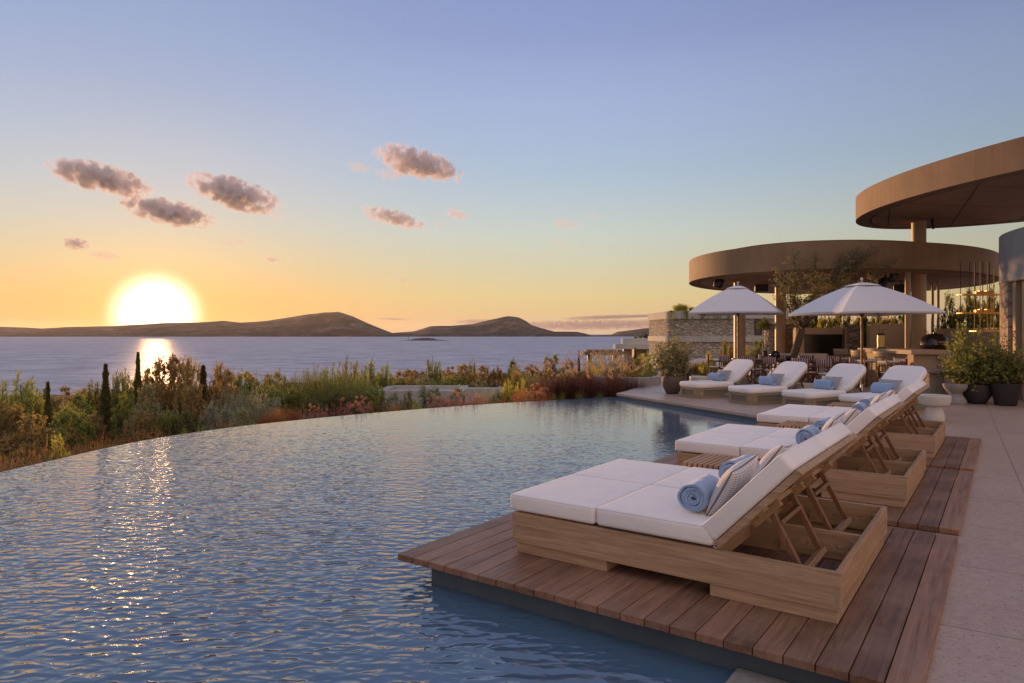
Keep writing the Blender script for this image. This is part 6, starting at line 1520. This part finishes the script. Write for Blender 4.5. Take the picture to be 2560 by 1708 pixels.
# olive tree by the dining table ---------------------------------
OX, OY = gx(1968, 22.1), 22.1
t = thing('olive_tree', (OX, OY, 0), 0, 'gnarled leaning olive tree with a thin airy crown before the pavilion', 'tree')
rs = np.random.RandomState(21)
tr = [Vector((0, 0, 0)), Vector((.02, -.05, .45)), Vector((.12, -.15, .85)), Vector((.24, -.25, 1.25)), Vector((.30, -.3, 1.62)), Vector((.33, -.35, 1.78))]
mb = MB(); mb.tube(tr, [.17, .135, .125, .118, .13, .10], 14); tk = mb.build('trunk', M['bark'], t, smooth=True)
sb = tk.modifiers.new('s', 'SUBSURF'); sb.levels = 2; sb.render_levels = 2
tx = bpy.data.textures.new('barkn', 'CLOUDS'); tx.noise_scale = .12; dm = tk.modifiers.new('d', 'DISPLACE'); dm.texture = tx; dm.strength = .05
top = tr[-1]; limbs = []; 
def limb(p, q, r0, r1, sag=.1):
    p, q = np.array(p), np.array(q); m_ = 8; pts = []
    w1 = rs.normal(size=3) * .07
    for i in range(m_): f = i / (m_ - 1); pts.append(p * (1 - f) + q * f + w1 * math.sin(f * math.pi) + rs.normal(size=3) * .012 + np.array([0, 0, sag * math.sin(f * math.pi)]))
    limbs.append((pts, r0, r1)); return pts
ends = [(-.15, -.9, 3.2), (-.25, -1.2, 3.9), (.35, -1.3, 3.85), (.6, -1.2, 3.3), (1.2, -1.3, 3.7), (1.65, -1.4, 3.85), (2.1, -1.5, 4.1), (2.6, -1.5, 3.75), (1.5, -1.3, 4.0), (.8, -.6, 2.7), (-.05, -.6, 2.6), (-.5, -.8, 3.4)]
twigs = []
for e in ends:
    b = np.array(top) + rs.normal(size=3) * .04; mid = b * .45 + np.array(e) * .55 + rs.normal(size=3) * .06
    l1 = limb(b, mid, .034, .02, .04); l2 = limb(mid, e, .02, .006, .03)
    for L2_ in (l1[3:], l2, l2[2:]):
        for p in L2_:
            for _ in range(3):
                d = unit(rs.normal(size=(1, 3)) + [[0, 0, .35]])[0]; tw_ = [p]; 
                for k in range(4): tw_.append(tw_[-1] + d * .085 + rs.normal(size=3) * .015)
                twigs.append(np.array(tw_))
mb = MB()
for pts, r0, r1 in limbs: mb.tube([Vector(p) for p in pts], [r0 + (r1 - r0) * i / 7 for i in range(8)], 7)
mb.build('limbs', M['bark'], t, smooth=True)
link('twigs', stems_mesh('twigs', twigs, .005, .002, 3), M['bark'], t)
P, D, T = on_paths(rs, twigs, 17, .15, 1.0); P = P + rs.normal(size=P.shape) * .015
link('crown', leaf_mesh('crown', P, D * .5 + rs.normal(size=P.shape) * .7, rs.uniform(.05, .085, len(P)), .024, rs), M['lf_olive'], t)

# loose grass between the shrubs, uncountable
rs = np.random.RandomState(9); NG = 60000
r_ = rs.uniform(-.80, .30, NG); yy = np.array([yedge(r) for r in r_]) + .35 + rs.exponential(7, NG); xx = r_ * yy
ok = (yy < 60) & ~((xx > -5.2) & (xx < -1.6) & (yy > 24.2) & (yy < 29.8)) & ~((xx > 2.3) & (yy < 22.5)); xx, yy = xx[ok], yy[ok]
zz = np.array([terrain(a, b) for a, b in zip(xx, yy)])
P = np.stack([xx, yy, zz - .03], 1); D = rs.normal(size=P.shape) * .35 + [0, 0, 1]
me = leaf_mesh('ground_cover_grass', P, D, rs.uniform(.12, .38, len(P)), rs.uniform(.01, .022, len(P)), rs, .1)
tag(link('ground_cover_grass', me, M['lf_straw']), 'dry straw coloured grass covering the ground between the shrubs', 'grass', kind='stuff')

# ------------------------------------------------------------------ plant labels
KD = {('bush', 'lf_green'): 'rounded green bush', ('bush', 'lf_olive'): 'rounded olive green bush', ('bush', 'lf_brown'): 'brownish dense bush', ('bush', 'lf_dark'): 'dark green bush', ('bush', 'lf_yellow'): 'yellow green bush', ('bush', 'lf_red'): 'reddish bush',
 ('olive', 'lf_grey'): 'silvery grey green shrub', ('olive', 'lf_olive'): 'grey olive shrub', ('olive', 'lf_green'): 'loose green shrub', ('fluffy', 'lf_green'): 'feathery green shrub', ('fluffy', 'lf_olive'): 'feathery olive shrub', ('fluffy', 'lf_grey'): 'feathery grey green shrub', ('fluffy', 'lf_dark'): 'feathery dark shrub', ('fluffy', 'lf_yellow'): 'small yellow green tuft',
 ('shooty', 'lf_green'): 'green shrub of stiff upright shoots', ('shooty', 'lf_dark'): 'dark shrub of stiff shoots', ('shooty', 'lf_olive'): 'olive shrub of stiff shoots', ('shooty', 'lf_yellow'): 'yellow green upright shrub', ('airy', 'lf_brown'): 'thin see-through brown shrub',
 ('heath', 'lf_orange'): 'low rusty orange mound', ('heath', 'lf_brown'): 'low brown mound', ('heath', 'lf_pink'): 'low pinkish mound', ('straw', 'lf_orange'): 'orange tussock', ('straw', 'lf_brown'): 'brown tussock', ('straw', 'lf_straw'): 'straw coloured grass clump', ('straw', 'lf_yellow'): 'yellow green tussock', ('sedum', 'lf_pink'): 'pink dried flower clump',
 ('fountain', 'lf_red'): 'dark red fountain grass with pink plumes', ('grass', 'lf_green'): 'short green grass tuft', ('bamboo', 'lf_green'): 'green bamboo-like hedge plant', ('bamboo', 'lf_olive'): 'olive hedge plant', ('bamboo', 'lf_yellow'): 'yellowish hedge plant'}
def zone(px, Y, top):
    if Y > 90: return 'on the distant white house roof'
    if Y > 59 and px > 1660: return 'on the villa roof corner'
    if px >= 2340: return 'behind the curved kitchen wall'
    if px >= 2000: return 'behind the television wall'
    if px >= 1700: return 'below the stone villa'
    z = None
    for a, b in ((110, 'at the left edge'), (264, 'near the thick left cypress'), (345, 'between the two main cypresses'), (450, 'right of the tallest cypress'), (640, 'right of the broad brown shrubs'), (940, 'left of the sunken roof'), (1160, 'around the sunken roof'), (1345, 'near the white vent pipe'), (1460, 'left of the small cypress'), (1700, 'left of the brown planter')):
        if px <= a: z = b; break
    return z
ORD = ['first', 'second', 'third', 'fourth', 'fifth', 'sixth', 'seventh', 'eighth', 'ninth', 'tenth', 'eleventh', 'twelfth']
bk_ = {}
for p in PL:
    t, kind, mat, px, Y, top, desc = p
    cat = {'cypress': 'cypress', 'grass': 'grass', 'fountain': 'ornamental grass', 'straw': 'grass', 'sedum': 'flowers', 'bamboo': 'hedge plant'}.get(kind, 'shrub')
    if desc: tag(t, desc, cat); continue
    bk_.setdefault((KD.get((kind, mat), 'shrub'), zone(px, Y, top)), []).append((px, t, cat, kind))
for (kd, zn), L_ in bk_.items():
    L_.sort(key=lambda a: a[0])
    for i, (px, t, cat, kind) in enumerate(L_):
        g = {'fountain': 'red fountain grasses by the pool', 'bamboo': 'hedge plants behind the television wall', 'sedum': 'dried flower clumps by the pool', 'heath': 'low mounds along the pool edge'}.get(kind, 'shrubs and grasses beyond the pool')
        s = kd + ' ' + zn
        if len(L_) > 1: s = '%s, %s from the left there' % (s, ORD[i] if len(L_) > 2 else ('first', 'second')[i])
        tag(t, s, cat, g)
